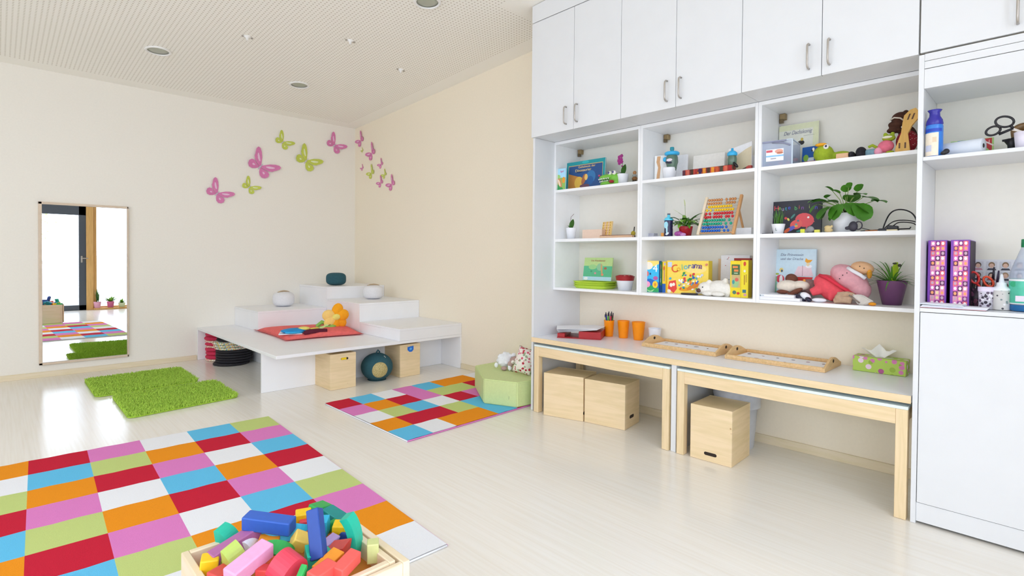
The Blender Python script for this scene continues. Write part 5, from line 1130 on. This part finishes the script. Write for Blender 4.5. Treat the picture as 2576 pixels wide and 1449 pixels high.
t, w_ = put('potted_plant', 'big leafy green plant in a white pot on the right middle shelf', 'plant', 2098, 2156, 560, -.22, SM)
pot(t, .054, .066, .108, POTW)
LEAFM = mat('big_leaf', '5c9a28', .5, .22, 25); LEAFD = mat('big_leaf_dark', '44801f', .5, .22, 25)
hp = lambda u: min(1, 3.2*u+.35)*(1-max(0, (u-.45)/.55)**2)**.5 if u < .999 else 0.02
def bigleaf(tx, ty, tz, size, dirx, dirz, mt, droop=.7, m1=None, m2=None):
    q = Vector((tx, ty, tz)); m1.tube([(0, 0, .095), (tx*.45, ty*.4, .095+(tz-.095)*.65), q], .002, STG, 5)
    m2.leaf(q, (dirx, -.35, dirz), size, size*.95, mt, droop, 7, prof=hp, fold=.10)
m1, m2 = MB(), MB()
for a in ((-.115, -.02, .185, .075, -.55, .1), (-.085, -.03, .175, .085, -.9, .25), (-.13, -.03, .165, .065, -.5, -.5), (-.06, -.05, .145, .10, -.4, -.35), (-.01, -.06, .155, .10, -.2, -.6), (.03, -.05, .16, .09, .3, -.5),
          (.075, -.04, .155, .11, .3, -.75), (.055, -.02, .15, .09, .8, -.3), (.085, -.01, .19, .085, .95, -.1), (.125, 0, .165, .075, 1, .15), (.045, .0, .205, .065, .7, .2), (.0, -.01, .225, .055, .2, .6), (-.03, 0, .22, .05, -.5, .5),
          (-.065, 0, .235, .05, -.6, .8), (.055, 0, .225, .05, .35, .9), (-.03, -.055, .125, .07, -.5, -.8), (-.09, -.04, .14, .07, -.3, -.9), (.02, .03, .17, .09, .1, .3), (-.045, .02, .17, .085, -.5, .2), (.02, -.03, .245, .035, .2, .8), (-.1, 0, .20, .04, .5, .5)):
    bigleaf(*a, LEAFM if len(m2.bm.verts) % 3 else LEAFD, .8, m1, m2)
m1.build('stalks', t); m2.build('leaves', t)
t, w_ = put('watering_toy', 'black toy mouse head with a round ear in front of the big white pot', 'toy', 2128, 2167, 570, -.325, SM)
m = MB(); m.ball((-.002, 0, .028), (.022, .016, .028), mat('toy_anthracite', '35323f', .5)); m.ball((-.028, 0, .02), (.014, .008, .010), mat('toy_anthracite', '35323f', .5)); m.build('body', t, remesh=.003)
m = MB(); m.lathe([(.016, -.004), (.021, -.004), (.021, .004), (.016, .004)], mat('toy_anthracite', '35323f', .5), 24, T(.022, 0, .032) @ RX(90) @ SC(.9, 1.1, 1), cap0=False, cap1=False); m.build('ear_ring', t)
t, w_ = put('camera_cable', 'tangled black cable with thick plug lying right of the big plant', 'cable', 2168, 2296, 560, -.24, SM); w_ = w_/2
m = MB()
def loop(cx, cz, rx, rz, y, a0, a1, r=.0035, n=24): m.tube([(cx+rx*math.cos(R(a0+(a1-a0)*k/n)), y+.02*math.sin(k*.5), cz+rz*math.sin(R(a0+(a1-a0)*k/n))) for k in range(n+1)], r, BLACK, 6)
loop(.06, .012, .075, .10, 0, 180, -5); loop(.07, .012, .08, .045, .01, 170, 10, .0028); loop(.08, .01, .06, .035, -.02, 165, 20, .0028); m.tube([(-w_, -.02, .004), (-.07, -.03, .006), (0, -.02, .01), (.1, 0, .012), (w_-.01, .01, .02)], .0035, BLACK, 6); m.tube([(-w_+.0, .0, .03), (-.11, .0, .022), (-.06, 0, .006)], .002, BLACK, 6)
m.build('wire', t)
m = MB(); m.box(-.03, .055, -.03, .01, .003, .016, BLACK, .003); m.box(.0, .05, -.02, .01, .014, .034, BLACK, .004, RY(8)); m.build('plug', t)
m = MB(); m.tube([(-.085, -.045, .004), (-.03, -.05, .004)], .004, mat('orange_tip', 'b5641f', .5), 6); m.build('orange_band', t)
carton('wooden_chip', 'flat pale wooden chip lying in front of the tangled cable', 'toy', 2230, 2257, 578, -.335, SM, .006, .012, 'ead9a8')
carton('flat_tin', 'thin dark flat case at the left end of the right middle shelf', 'case', 1908, 1938, 588, -.325, SM, .004, .10, '55545c')
# ---- right unit, low shelf
for k, (a, b, c, lb) in enumerate(((1919, 2030, 'f3f3f5', 'lower flat white picture book lying on the right low shelf'), (1926, 2012, 'eceef2', 'upper flat white picture book lying on the right low shelf'))):
    p, w_ = on_shelf(a, b, 748, -.215, SL+.0006+k*.0165); tt = thing('picture_book', lb, 'book', p, -90+(3 if k else 0), 'flat lying picture books')
    m = MB(); m.box(-w_/2, w_/2, -.12, .10, 0, .0016, flat(c)); m.box(-w_/2, w_/2, -.12, .10, .0144, .016, flat(c)); m.box(-w_/2, -w_/2+.0016, -.12, .10, .0017, .0143, flat(c)); m.build('cover', tt)
    m = MB(); m.box(-w_/2+.002, w_/2-.002, -.117, .097, .0018, .0142, PAPER); m.build('pages', tt)
art(tt, 'spine_print', [('r', -w_/2+.005, -w_/2+.011, .004, .012, '5a7a8a'), ('r', -w_/2+.013, -w_/2+.03, .006, .010, 'b9c6cc')], y=-.12)
t, w_ = book('picture_book', 'light blue picture book with a princess scene, standing behind the plush toys', 'book', 1946, 2051, 670, -.095, SL, .27, .016, 'cde4ee', '56707a', lean=4, dz=.034)
art(t, 'cover_picture', [('p', [(-.01, .10), (.015, .04), (.04, .04), (.044, .075), (.05, .04), (.085, .04), (.105, .10)], 'd8302c'), ('p', [(-.005, .105), (.02, .165), (.09, .165), (.107, .105)], 'efd2d8'), ('r', .044, .048, .105, .17, 'c9a0a8'), ('d', .08, .165, .018, .010, 'f4f4f6'), ('d', .075, .18, .010, .014, 'ead9b0'), ('p', [(.058, .195), (.062, .215), (.075, .205), (.1, .205), (.088, .19), (.07, .186)], 'eda51e'), ('d', -.075, .14, .012, .014, 'e8cf7a'), ('d', -.072, .135, .006, .008, '40607a'), ('d', -.10, .115, .012, .006, 'a8b84a'), ('d', -.08, .085, .025, .025, 'd8485a'), ('d', -.075, .08, .010, .028, 'f4f0f0'), ('r', -.118, -.10, .0, .10, '7ab890')])
lettering('Die Prinzessin', .024, flat('8b96a8'), t, (-.018, -.0015, .228), width=.13, shear=.2)
lettering('und der Drache', .022, flat('8b96a8'), t, (-.018, -.0015, .203), width=.13, shear=.2)
t, w_ = put('plush_bear', 'brown plush bear in a cream shirt slumped against the light blue book', 'plush toy', 1953, 2050, 715, -.20, SL, 0, 0, None, .034)
BR = mat('plush_chocolate', '6e4030', .95, .12, 80, .6); CRM = mat('shirt_cream', 'e2d6c6', .95, .06, 60, .5)
m = MB(); m.ball((-.03, .03, .088), (.036, .03, .032), BR, RY(20)); m.ball((.01, -.035, .012), (.05, .024, .016), BR, RY(-32)); m.ball((-.06, -.03, .012), (.035, .02, .013), BR); m.build('head_and_arm', t, remesh=.004)
m = MB(); m.ball((-.04, .0, .045), (.065, .045, .038), CRM); m.ball((.03, .0, .052), (.05, .04, .03), CRM); m.build('shirt', t, remesh=.004)
t, w_ = put('plush_hedgehog', 'mauve brown fluffy plush animal with a yellow bow between bear and pink doll', 'plush toy', 2010, 2060, 720, -.16, SL, 0, 0, None, .034)
m = MB(); m.ball((.0, 0, .045), (.058, .045, .045), mat('plush_taupe', '8d6b68', .95, .25, 90, 1)); m.build('body', t)
m = MB(); m.ball((-.03, -.042, .072), (.022, .007, .006), mat('bow_orange', 'd9923c', .6)); m.ball((-.005, -.046, .064), (.010, .006, .010), mat('bow_yellow', 'e8cf7a', .6)); m.ball((-.012, -.044, .082), (.008, .006, .009), mat('bow_orange', 'd9923c', .6)); m.build('bow', t)
t, w_ = put('plush_doll', 'large plush doll with pink shirt and red trousers lying head to the right', 'plush toy', 2042, 2180, 700, -.22, SL); 
PSH = mat('doll_pink_shirt', 'dda2ab', .9, .07, 50, .4); RTR = mat('doll_red_trousers', 'e2505c', .9, .08, 50, .4); SKN = mat('doll_skin', 'dcae84', .85, .06)
m = MB(); m.ball((.048, .02, .135), (.105, .07, .066), PSH, RY(35)); m.ball((.095, .02, .075), (.06, .058, .06), PSH); m.build('shirt', t, remesh=.005)
m = MB(); m.ball((-.04, .005, .085), (.095, .072, .058), RTR, RY(35)); m.ball((.0, .0, .052), (.085, .062, .05), RTR); m.tube([(-.085, -.03, .07), (-.125, -.045, .05)], [.03, .022], RTR); m.tube([(-.02, -.045, .04), (-.025, -.05, .012)], [.018, .010], RTR); m.build('trousers', t, remesh=.005)
m = MB(); m.tube([(-.085, -.035, .152), (-.04, -.058, .138), (.01, -.064, .105), (.06, -.055, .068), (.10, -.03, .04)], .009, mat('doll_belt', 'd93247', .9), 6); m.build('waistband', t)
m = MB(); m.ball((.112, .01, .195), (.056, .044, .036), SKN, RY(10)); m.build('head', t)
m = MB(); m.tube([(.05, -.02, .195), (.08, -.035, .178), (.115, -.04, .158), (.135, -.03, .140)], .010, WHC, 8); m.build('collar', t)
m = MB(); m.ball((.15, -.01, .165), (.012, .02, .026), mat('doll_hair', 'd9962a', .8, .2)); m.build('hair', t)
for x_, z_ in ((.11, .205), (.13, .195)):
    m = MB(); m.ball((x_, -.035, z_), .0028, INK); m.build('eye', t)
for x_, z_ in ((.035, .155), (.055, .168), (.02, .135)):
    m = MB(); m.ball((x_, -.055, z_), .003, INK); m.build('button', t)
m = MB(); m.ball((-.150, -.055, .030), (.030, .022, .020), WHC, RY(25)); m.build('sock', t)
m = MB(); m.ball((-.075, -.07, .012), (.038, .018, .012), WHC); m.build('sock', t)
for c_, s_ in (((-.178, -.058, .018), (.036, .020, .015)), ((-.128, -.075, .013), (.018, .018, .012))):
    m = MB(); m.ball((0, 0, 0), s_, mat('doll_shoe', '25233a', .4), T(*c_) @ RY(30)); m.build('shoe', t)
t, w_ = put('plush_goose', 'small grey and beige plush bird with orange feet, front of the right low shelf', 'plush toy', 2088, 2200, 755, -.31, SL); w_ = .23
FB = mat('plush_beige', 'b99a80', .95, .12, 60, .5); FG = mat('plush_lightgrey', 'd3cdc6', .9, .06, 50, .3)
m = MB(); m.tube([(-.085, 0, .012), (-.04, 0, .024), (.0, 0, .016)], [.014, .02, .014], FB); m.tube([(-.07, .01, .05), (-.02, .01, .056), (.01, .01, .05)], [.014, .014, .012], FB); m.ball((-.06, 0, .032), (.022, .02, .022), WHC); m.ball((-.015, -.005, .035), (.03, .012, .008), WHC); m.build('body', t, remesh=.0035)
m = MB(); m.prism([(.0, .055), (.05, .055), (.105, .02), (.06, .0), (.03, .0)], -.012, .012, FG, FRONT); bmesh.ops.bevel(m.bm, geom=list(m.bm.edges), offset=.006, segments=2, affect='EDGES'); m.build('wing', t)
m = MB(); m.tube([(-.01, -.014, .05), (.04, -.016, .012)], .004, mat('trim_taupe', '8a7c72', .8), 6); m.build('wing_trim', t)
m = MB(); m.ball((.095, -.005, .009), (.018, .016, .009), mat('feet_orange', 'eb9a1c', .7)); m.build('feet', t)
t, w_ = put('potted_spider_plant', 'long-bladed green plant in a tapered purple pot on the right low shelf', 'plant', 2211, 2277, 740, -.15, SL)
PUR = mat('pot_purple', '71456f', .4, .03)
m = MB(); m.lathe([(.0001, 0), (.043, 0), (.070, .128), (.071, .130), (.068, .130), (.041, .004), (.0001, .004)], PUR, 36, cap0=False, cap1=False); m.build('pot', t)
m = MB(); m.lathe([(.0001, .118), (.062, .116)], SOIL, 24, cap0=False, cap1=False); m.build('soil', t)
rr = random.Random(21)
sp = []
for k in range(46):
    a = k*2.4; e = rr.uniform(.15, .95); d = (math.cos(a)*1.1, math.sin(a)*.45-.1, e); l = rr.uniform(.13, .22)
    if d[0] > .3: l *= .55
    sp.append(((math.cos(a)*.02, math.sin(a)*.02, .118), d, l, .010, rr.uniform(.6, 1.6)))
blades(t, 'leaf_blades', sp, LF, prof=lambda u: (1-u)**.6+.05)
m = MB(); m.leaf((.015, -.03, .13), (.12, -.1, 1), .10, .042, mat('butterfly_lime', 'a6c61f', .5, .05), .05, 7, prof=lambda u: math.sin(math.pi*min(1, u*.8+.12))**.7); m.ball((.040, -.045, .212), (.009, .004, .008), mat('ornament_dark', '2c2c1c', .5)); m.ball((.018, -.045, .222), (.010, .004, .005), mat('ornament_dark', '2c2c1c', .5)); m.build('leaf_ornament', t)

# ---------------------------------------------------------------- niche of the tall cabinet
ZS2, ZK = 1.6705, .9885
t, w_ = put('spray_bottle', 'blue aerosol bottle with a violet cap and cream label in the tall cabinet', 'bottle', 2331, 2371, 330, -.56, 1.6695)
m = MB(); m.lathe([(.0001, 0), (.030, 0), (.032, .004), (.032, .135), (.030, .142)], mat('can_blue', '3a7fd8', .25, .05), 28, cap0=False); m.build('can', t)
m = MB(); m.lathe([(.030, .142), (.032, .148), (.029, .165), (.020, .182), (.019, .198), (.027, .210), (.024, .211), (.0001, .206)], mat('cap_violet', '34309c', .25, .03), 28, cap0=False, cap1=False); m.build('cap', t)
m = MB()
for a0, a1, z0, z1, c in ((-75, 35, .0, .105, 'efe3cf'), (-100, 60, .108, .124, '2447b8'), (-60, -10, .02, .05, 'c6cbe0'), (-5, 22, .06, .085, 'e2cdb0')):
    n = 8; rr_ = .0325+(.0003 if c != 'efe3cf' else 0); vs = [(rr_*math.sin(R(a0+(a1-a0)*k/n)), -rr_*math.cos(R(a0+(a1-a0)*k/n)), z) for k in range(n+1) for z in (z0+.002, z1)]
    m._faces(vs, [(2*k, 2*k+2, 2*k+3, 2*k+1) for k in range(n)], flat(c), True)
m.build('label', t)
t, w_ = put('paper_roll', 'white paper roll lying in front of the green carton on the cabinet shelf', 'paper roll', 2372, 2458, 365, -.50, 1.6695, -14)
m = MB(); m.lathe([(.010, -.085), (.032, -.085), (.033, -.083), (.033, .083), (.032, .085), (.010, .085)], mat('roll_white', 'dce3ec', .5, .02), 30, T(0, 0, .034) @ RY(90), cap0=False, cap1=False); m.build('roll', t)
m = MB(); m.lathe([(.009, -.086), (.009, .086)], BLACK, 16, T(0, 0, .034) @ RY(90)); m.build('core', t)
t, w_ = put('lens_cap', 'small black and cyan cap beside the blue aerosol bottle', 'cap', 2371, 2386, 378, -.585, 1.6695)
m = MB(); m.ball((.003, 0, .016), (.012, .012, .012), BLACK); m.ball((-.005, -.004, .009), (.012, .012, .009), CY); m.build('body', t, remesh=.002)
t, w_ = carton('foil_carton', 'light green carton with a red triangle lying behind the white paper roll', 'box', 2392, 2500, 350, -.42, 1.6695, .083, .05, 'a6cf7a', 'b6d98a', 'b9dc90', rz=4)
art(t, 'front_print', [('p', [(.02, .08), (w_/2-.006, .082), (w_/2-.006, .018)], 'b82028'), ('r', -.05, -.012, .05, .082, '1f74c0'), ('d', -.055, .066, .012, .014, 'd98a6a'), ('p', [(.045, .072), (.075, .05), (.072, .045), (.042, .067)], 'f0dcd8'), ('p', [(.06, .076), (w_/2-.014, .06), (w_/2-.016, .055), (.058, .071)], 'f0dcd8')])
# scissors standing in a holder
t, w_ = put('scissors', 'black-handled scissors pointing up in the cabinet shelf', 'scissors', 2492, 2550, 310, -.50, 1.6695, 0, 0, None, .045)
def ring(m, cx, cz, rx, rz, rot, r, mt):
    n = 24; m.tube([(cx+rx*math.cos(a)*math.cos(R(rot))-rz*math.sin(a)*math.sin(R(rot)), 0, cz+rx*math.cos(a)*math.sin(R(rot))+rz*math.sin(a)*math.cos(R(rot))) for a in [2*math.pi*k/n for k in range(n+1)]], r, mt, 8)
for nm, a in (('handle', (.008, .085, .030, .022, -20)), ('handle', (-.028, .052, .024, .018, 20))):
    m = MB(); ring(m, *a, .0045, BLACK); m.tube([(a[0]+.018, 0, a[1]-.018), (.036, 0, .052)], [.006, .005], BLACK); m.build(nm, t)
m = MB(); m.prism([(.03, .058), (.075, .030), (.085, .018), (.028, .046)], -.001, .001, STEEL, FRONT); m.build('blades', t)
t, w_ = put('pen_holder', 'small black holder with a green foot under the black scissors', 'holder', 2528, 2562, 350, -.46, 1.6695)
m = MB(); m.lathe([(.030, 0), (.032, .003), (.018, .006)], mat('holder_green', '2f9a5a', .4), 20); m.build('foot', t)
m = MB(); m.tube([(0, 0, .006), (.002, 0, .035), (-.006, 0, .058)], [.012, .016, .020], BLACK); m.tube([(-.006, 0, .058), (-.03, 0, .055)], .005, BLACK); m.build('body', t)
t, w_ = put('tape_roll', 'brown adhesive tape roll behind the white cup at the right edge', 'tape', 2553, 2600, 320, -.42, 1.6695, 0, 0, None, .0)
m = MB(); m.lathe([(.026, -.02), (.042, -.02), (.042, .02), (.026, .02), (.026, -.02)], mat('tape_brown', '7a5c36', .3), 30, T(0, 0, .085) @ RX(60), cap0=False, cap1=False); m.lathe([(.03, 0), (.034, .05)], BLACK, 20); m.build('roll', t)
t, w_ = put('paper_cup', 'white paper cup cut by the right edge of the photo on the cabinet shelf', 'cup', 2556, 2600, 350, -.53, 1.6695)
m = MB(); m.lathe([(.0001, 0), (.028, 0), (.034, .07), (.033, .07), (.027, .002), (.0001, .002)], mat('cup_lilac', 'e9e4f2', .5), 24, cap0=False, cap1=False); m.build('wall', t)
# counter
def purple_box(pl, pr, x, rz, lb):
    p, w_ = on_shelf(pl, pr, 700, x, ZK); h = .308; w_ = w_; t = thing('patterned_binder', lb, 'binder', p, -90+rz, 'purple patterned binders')
    m = MB(); m.box(-w_/2, w_/2, 0, .22, 0, h, mat('binder_purple', '7d3fae', .4, .03), .002); m.box(w_/2+.0003, w_/2+.001, .004, .216, .004, h-.004, mat('binder_inside', '2a1430', .6)); m.build('case', t)
    m = MB(); rr = random.Random(3); tw = (w_-.016)/3
    for r_ in range(13):
        for c_ in range(3):
            x0 = -w_/2+.010+c_*tw; z0 = .006+r_*.0229; k = (r_*5+c_*7) % 6
            m.box(x0+.0005, x0+tw-.0005, -.0008, 0, z0, z0+.0224, flat(['e58ac0', '8a2f7a', 'e86a78', 'd96ab8', '6a2a5a', 'e89ab0'][k]))
            m.disc(x0+tw/2, z0+.012, tw*.30, .0075, .0009, .0014, flat(['fdf3ee', 'f2dfa0', 'f4a86a', 'fbeef6', 'c9a8b8', 'f2e2a8'][(k*2+c_) % 6]), FRONT, 10)
    m.build('spine_pattern', t)
purple_box(2333, 2381, -.46, 0, 'left one of two purple patterned binders standing in the cabinet niche')
purple_box(2390, 2439, -.47, 0, 'right one of two purple patterned binders, next to the orange scissors')
t, w_ = put('paper_stack', 'pile of magazines and loose sheets at the front left of the cabinet counter', 'papers', 2313, 2480, 780, -.595, ZK, 0); m = MB()
for k in range(5): m.box(-w_/2, w_/2, .0, .10, k*.0022, k*.0022+.0020, flat(['d9a8b0', 'e9ecf4', 'dde2ee', 'f2f2f6', 'eceef6'][k]), 0, T(.002*k, .003*k, 0) @ RZ(k*.6))
m.build('magazines', t)
m = MB(); m.box(-.10, .07, .0, .11, .013, .016, flat('e2ecf8'), 0, T(-.03, .0, 0) @ RY(1)); m.box(-.10, .055, .012, .11, .0165, .0185, flat('f0f4fa'), 0, T(-.02, .0, 0) @ RZ(-4)); m.build('loose_sheets', t)
t, w_ = put('photo_sheet', 'white sheet with rows of small portrait photos on the back of the niche', 'photos', 2436, 2640, 690, -.2425, ZK, 0, 0, None, .02)
m = MB(); h_ = .20; m.box(-w_/2, w_/2, 0, .0012, 0, h_, flat('e2e3ea')); m.build('sheet', t)
it = []; rr = random.Random(13)
for r_ in range(4):
    for c_ in range(8):
        x_ = -w_/2+.035+c_*.048; z_ = h_-.03-r_*.048
        if x_ > w_/2-.02: continue
        it += [('r', x_-.019, x_+.019, z_-.021, z_+.021, 'd3d3dc'), ('p', [(x_-.017, z_-.020), (x_+.017, z_-.020), (x_+.012, z_-.011), (x_-.012, z_-.011)], rr.choice(['b0606a', '3a3a4a', 'c98aa0', '5a5a78', '9a9aa8'])), ('d', x_, z_+.005, .0115, .0135, rr.choice(['4a3a34', '8a6a4a', '5a4a44', '3a2e2c', 'a88a6a'])), ('d', x_, z_+.001, .0085, .0105, 'e0b8a4')]
art(t, 'portrait_photos', it)
t, w_ = put('scissors', 'orange-red handled scissors with black blades in the counter mug', 'scissors', 2445, 2490, 700, -.40, ZK, 0, 0, None, .065)
OR_ = mat('scissor_orange', 'dc4a26', .35, .05); OR2 = mat('scissor_red', 'c52a28', .35)
for a, mt in (((-.022, .072, .015, .026, 14), OR2), ((.026, .055, .014, .024, 28), OR_)):
    m = MB(); ring(m, *a, .0048, mt); m.tube([(a[0]+.006, 0, a[1]-.024), (.006, 0, .02)], .005, mt); m.build('handle', t)
m = MB(); m.tube([(.006, 0, .03), (.0, .0, -.05)], .006, STEEL, 6, SC(1, .4, 1)); m.build('blades', t)
t, w_ = put('pen_mug', 'dark patterned mug holding pens and the orange scissors', 'mug', 2438, 2477, 730, -.36, ZK)
m = MB(); m.lathe([(.0001, 0), (.036, 0), (.036, .085), (.033, .085), (.033, .004), (.0001, .004)], spots('mug_pattern', '3a2c3c', ['7a4a6a', 'c9b8c8', '2a2030', '9a5a78'], 70, .4, .5), 26, cap0=False, cap1=False); m.build('wall', t)
rr = random.Random(31)
for k in range(9):
    tt = thing('felt_pen', 'dark pen standing in the patterned mug behind the scissors', 'pen', t.location, -90, 'pens in the patterned mug'); a = k*.7
    m = MB(); m.tube([(.018*math.cos(a), .018*math.sin(a), .006), (.034*math.cos(a), .026*math.sin(a), rr.uniform(.115, .15))], .0055, mat('pen_dark%d' % (k % 3), ['262028', '3c2a52', '4a3a30'][k % 3], .4), 8); m.build('barrel', tt)
t, w_ = put('storage_tin', 'white-rimmed tin with dark pattern in front of the patterned mug', 'tin', 2466, 2494, 745, -.47, ZK)
m = MB(); m.lathe([(.0001, 0), (.025, 0), (.026, .078)], spots('tin_pattern', 'cfccd6', ['3a3440', 'f0eef4', '5a4a60', 'b0a8b8'], 80, .3, .5), 26, cap0=False); m.build('body', t)
m = MB(); m.lathe([(.027, .078), (.028, .080), (.028, .098), (.025, .098), (.025, .08)], mat('tin_lid', 'e6dcf0', .4), 26, cap0=False, cap1=False); m.build('lid', t)
for pl, pr, h_, c, lb in ((2497, 2508, .17, '3a2e4a', 'dark pen standing upright beside the glue bottle'), (2503, 2511, .13, 'e08a1c', 'orange-ended pen standing beside the glue bottle'), (2485, 2497, .185, '2c2432', 'tall dark pen leaning right of the orange scissors')):
    t, w_ = put('felt_pen', lb, 'pen', pl, pr, 740, -.38, ZK, 0, 0); m = MB(); m.tube([(0, 0, .001), (.008, 0, h_*.7)], .005, mat('penb_'+c, 'e8e4ea' if c == 'e08a1c' else c, .4), 8); m.build('barrel', t); m = MB(); m.tube([(.008, 0, h_*.701), (.0115, 0, h_)], [.0055, .003], mat('pen_'+c, c, .4), 8); m.build('cap', t)
t, w_ = put('glue_bottle', 'white glue bottle with pointed nozzle and spotted label', 'bottle', 2500, 2538, 740, -.46, ZK)
m = MB(); m.lathe([(.0001, 0), (.029, 0), (.031, .004), (.031, .083), (.033, .085)], spots('glue_label', 'dcdad6', ['8a9a9a', '4a4a50', 'f4f4f4', 'a89a6a'], 55, .3, .25), 28, cap0=False); m.build('body', t)
m = MB(); m.lathe([(.033, .085), (.033, .092), (.018, .103), (.017, .118), (.010, .120), (.004, .155), (.0001, .156)], mat('glue_cap', 'eaf0f6', .35), 28, cap0=True, cap1=False); m.build('nozzle', t)
t, w_ = put('detergent_bottle', 'clear bottle with green cap, green label and blue liquid at the right edge', 'bottle', 2546, 2616, 740, -.45, ZK)
m = MB(); m.lathe([(.0001, .026), (.0525, .026), (.053, .03), (.053, .15), (.051, .17), (.018, .27), (.015, .275)], mat('bottle_clear', 'bcc8dc', .1, .03, alpha=.45), 32, cap0=False); m.build('body', t)
m = MB(); m.lathe([(.0001, 0), (.050, 0), (.053, .004), (.053, .0255)], mat('liquid_blue', '1a6aa8', .2, .05), 32, cap0=False); m.build('liquid', t)
m = MB(); m.lathe([(.0538, .03), (.0542, .032), (.0542, .135), (.0538, .137)], mat('label_mint', '55c6a8', .4, .12, 30), 32, cap0=False, cap1=False); m.lathe([(.0543, .030), (.0543, .034)], PAPER, 32, cap0=False, cap1=False); m.lathe([(.0543, .128), (.0543, .136)], PAPER, 32, cap0=False, cap1=False)
m.box(-.03, .01, -.0562, -.0545, .042, .066, flat('e6dcea')); m.disc(-.038, .115, .010, .012, .0400, .0440, flat('0f9a6a'), FRONT); m.build('label', t)
m = MB(); m.lathe([(.017, .272), (.018, .274), (.018, .305), (.016, .307)], mat('cap_green', '17804e', .4), 22); m.build('cap', t)

# ---------------------------------------------------------------- plants on the sill, seen in the mirror
for x_, lb, pc, kind in ((-2.03, 'pink pot with upright sword-shaped leaves, left one seen at the window in the mirror', 'e0a3bb', 0), (-1.80, 'dark pink pot with a leafy plant, second one seen at the window in the mirror', 'c7608a', 1), (-1.60, 'pale green small plant pot at the window, right edge of the mirror image', 'c9d2a8', 2)):
    t = thing('potted_plant', lb, 'plant', (x_, Y0+.075+.06*(kind == 1), .041 if kind != 1 else .041)); t.location.y = Y0+.055
    t.location.y = Y0+.06
    pot(t, .052, .068, .13 if kind < 2 else .09, mat('pot_'+pc, pc, .4))
    rr = random.Random(x_)
    if kind == 0: blades(t, 'leaves', [((rr.uniform(-.02, .02), rr.uniform(-.02, .02), .11), (rr.uniform(-.2, .2), rr.uniform(-.1, .1), 1), rr.uniform(.2, .32), .02, .1) for k in range(9)], LFD)
    else: blades(t, 'leaves', [((0, 0, .11 if kind == 1 else .08), (math.cos(k*2.4), math.sin(k*2.4)*.35+.05, rr.uniform(.5, 1.6)), rr.uniform(.10, .18)*(1 if kind == 1 else .6), .045, .9) for k in range(26)], LFL)
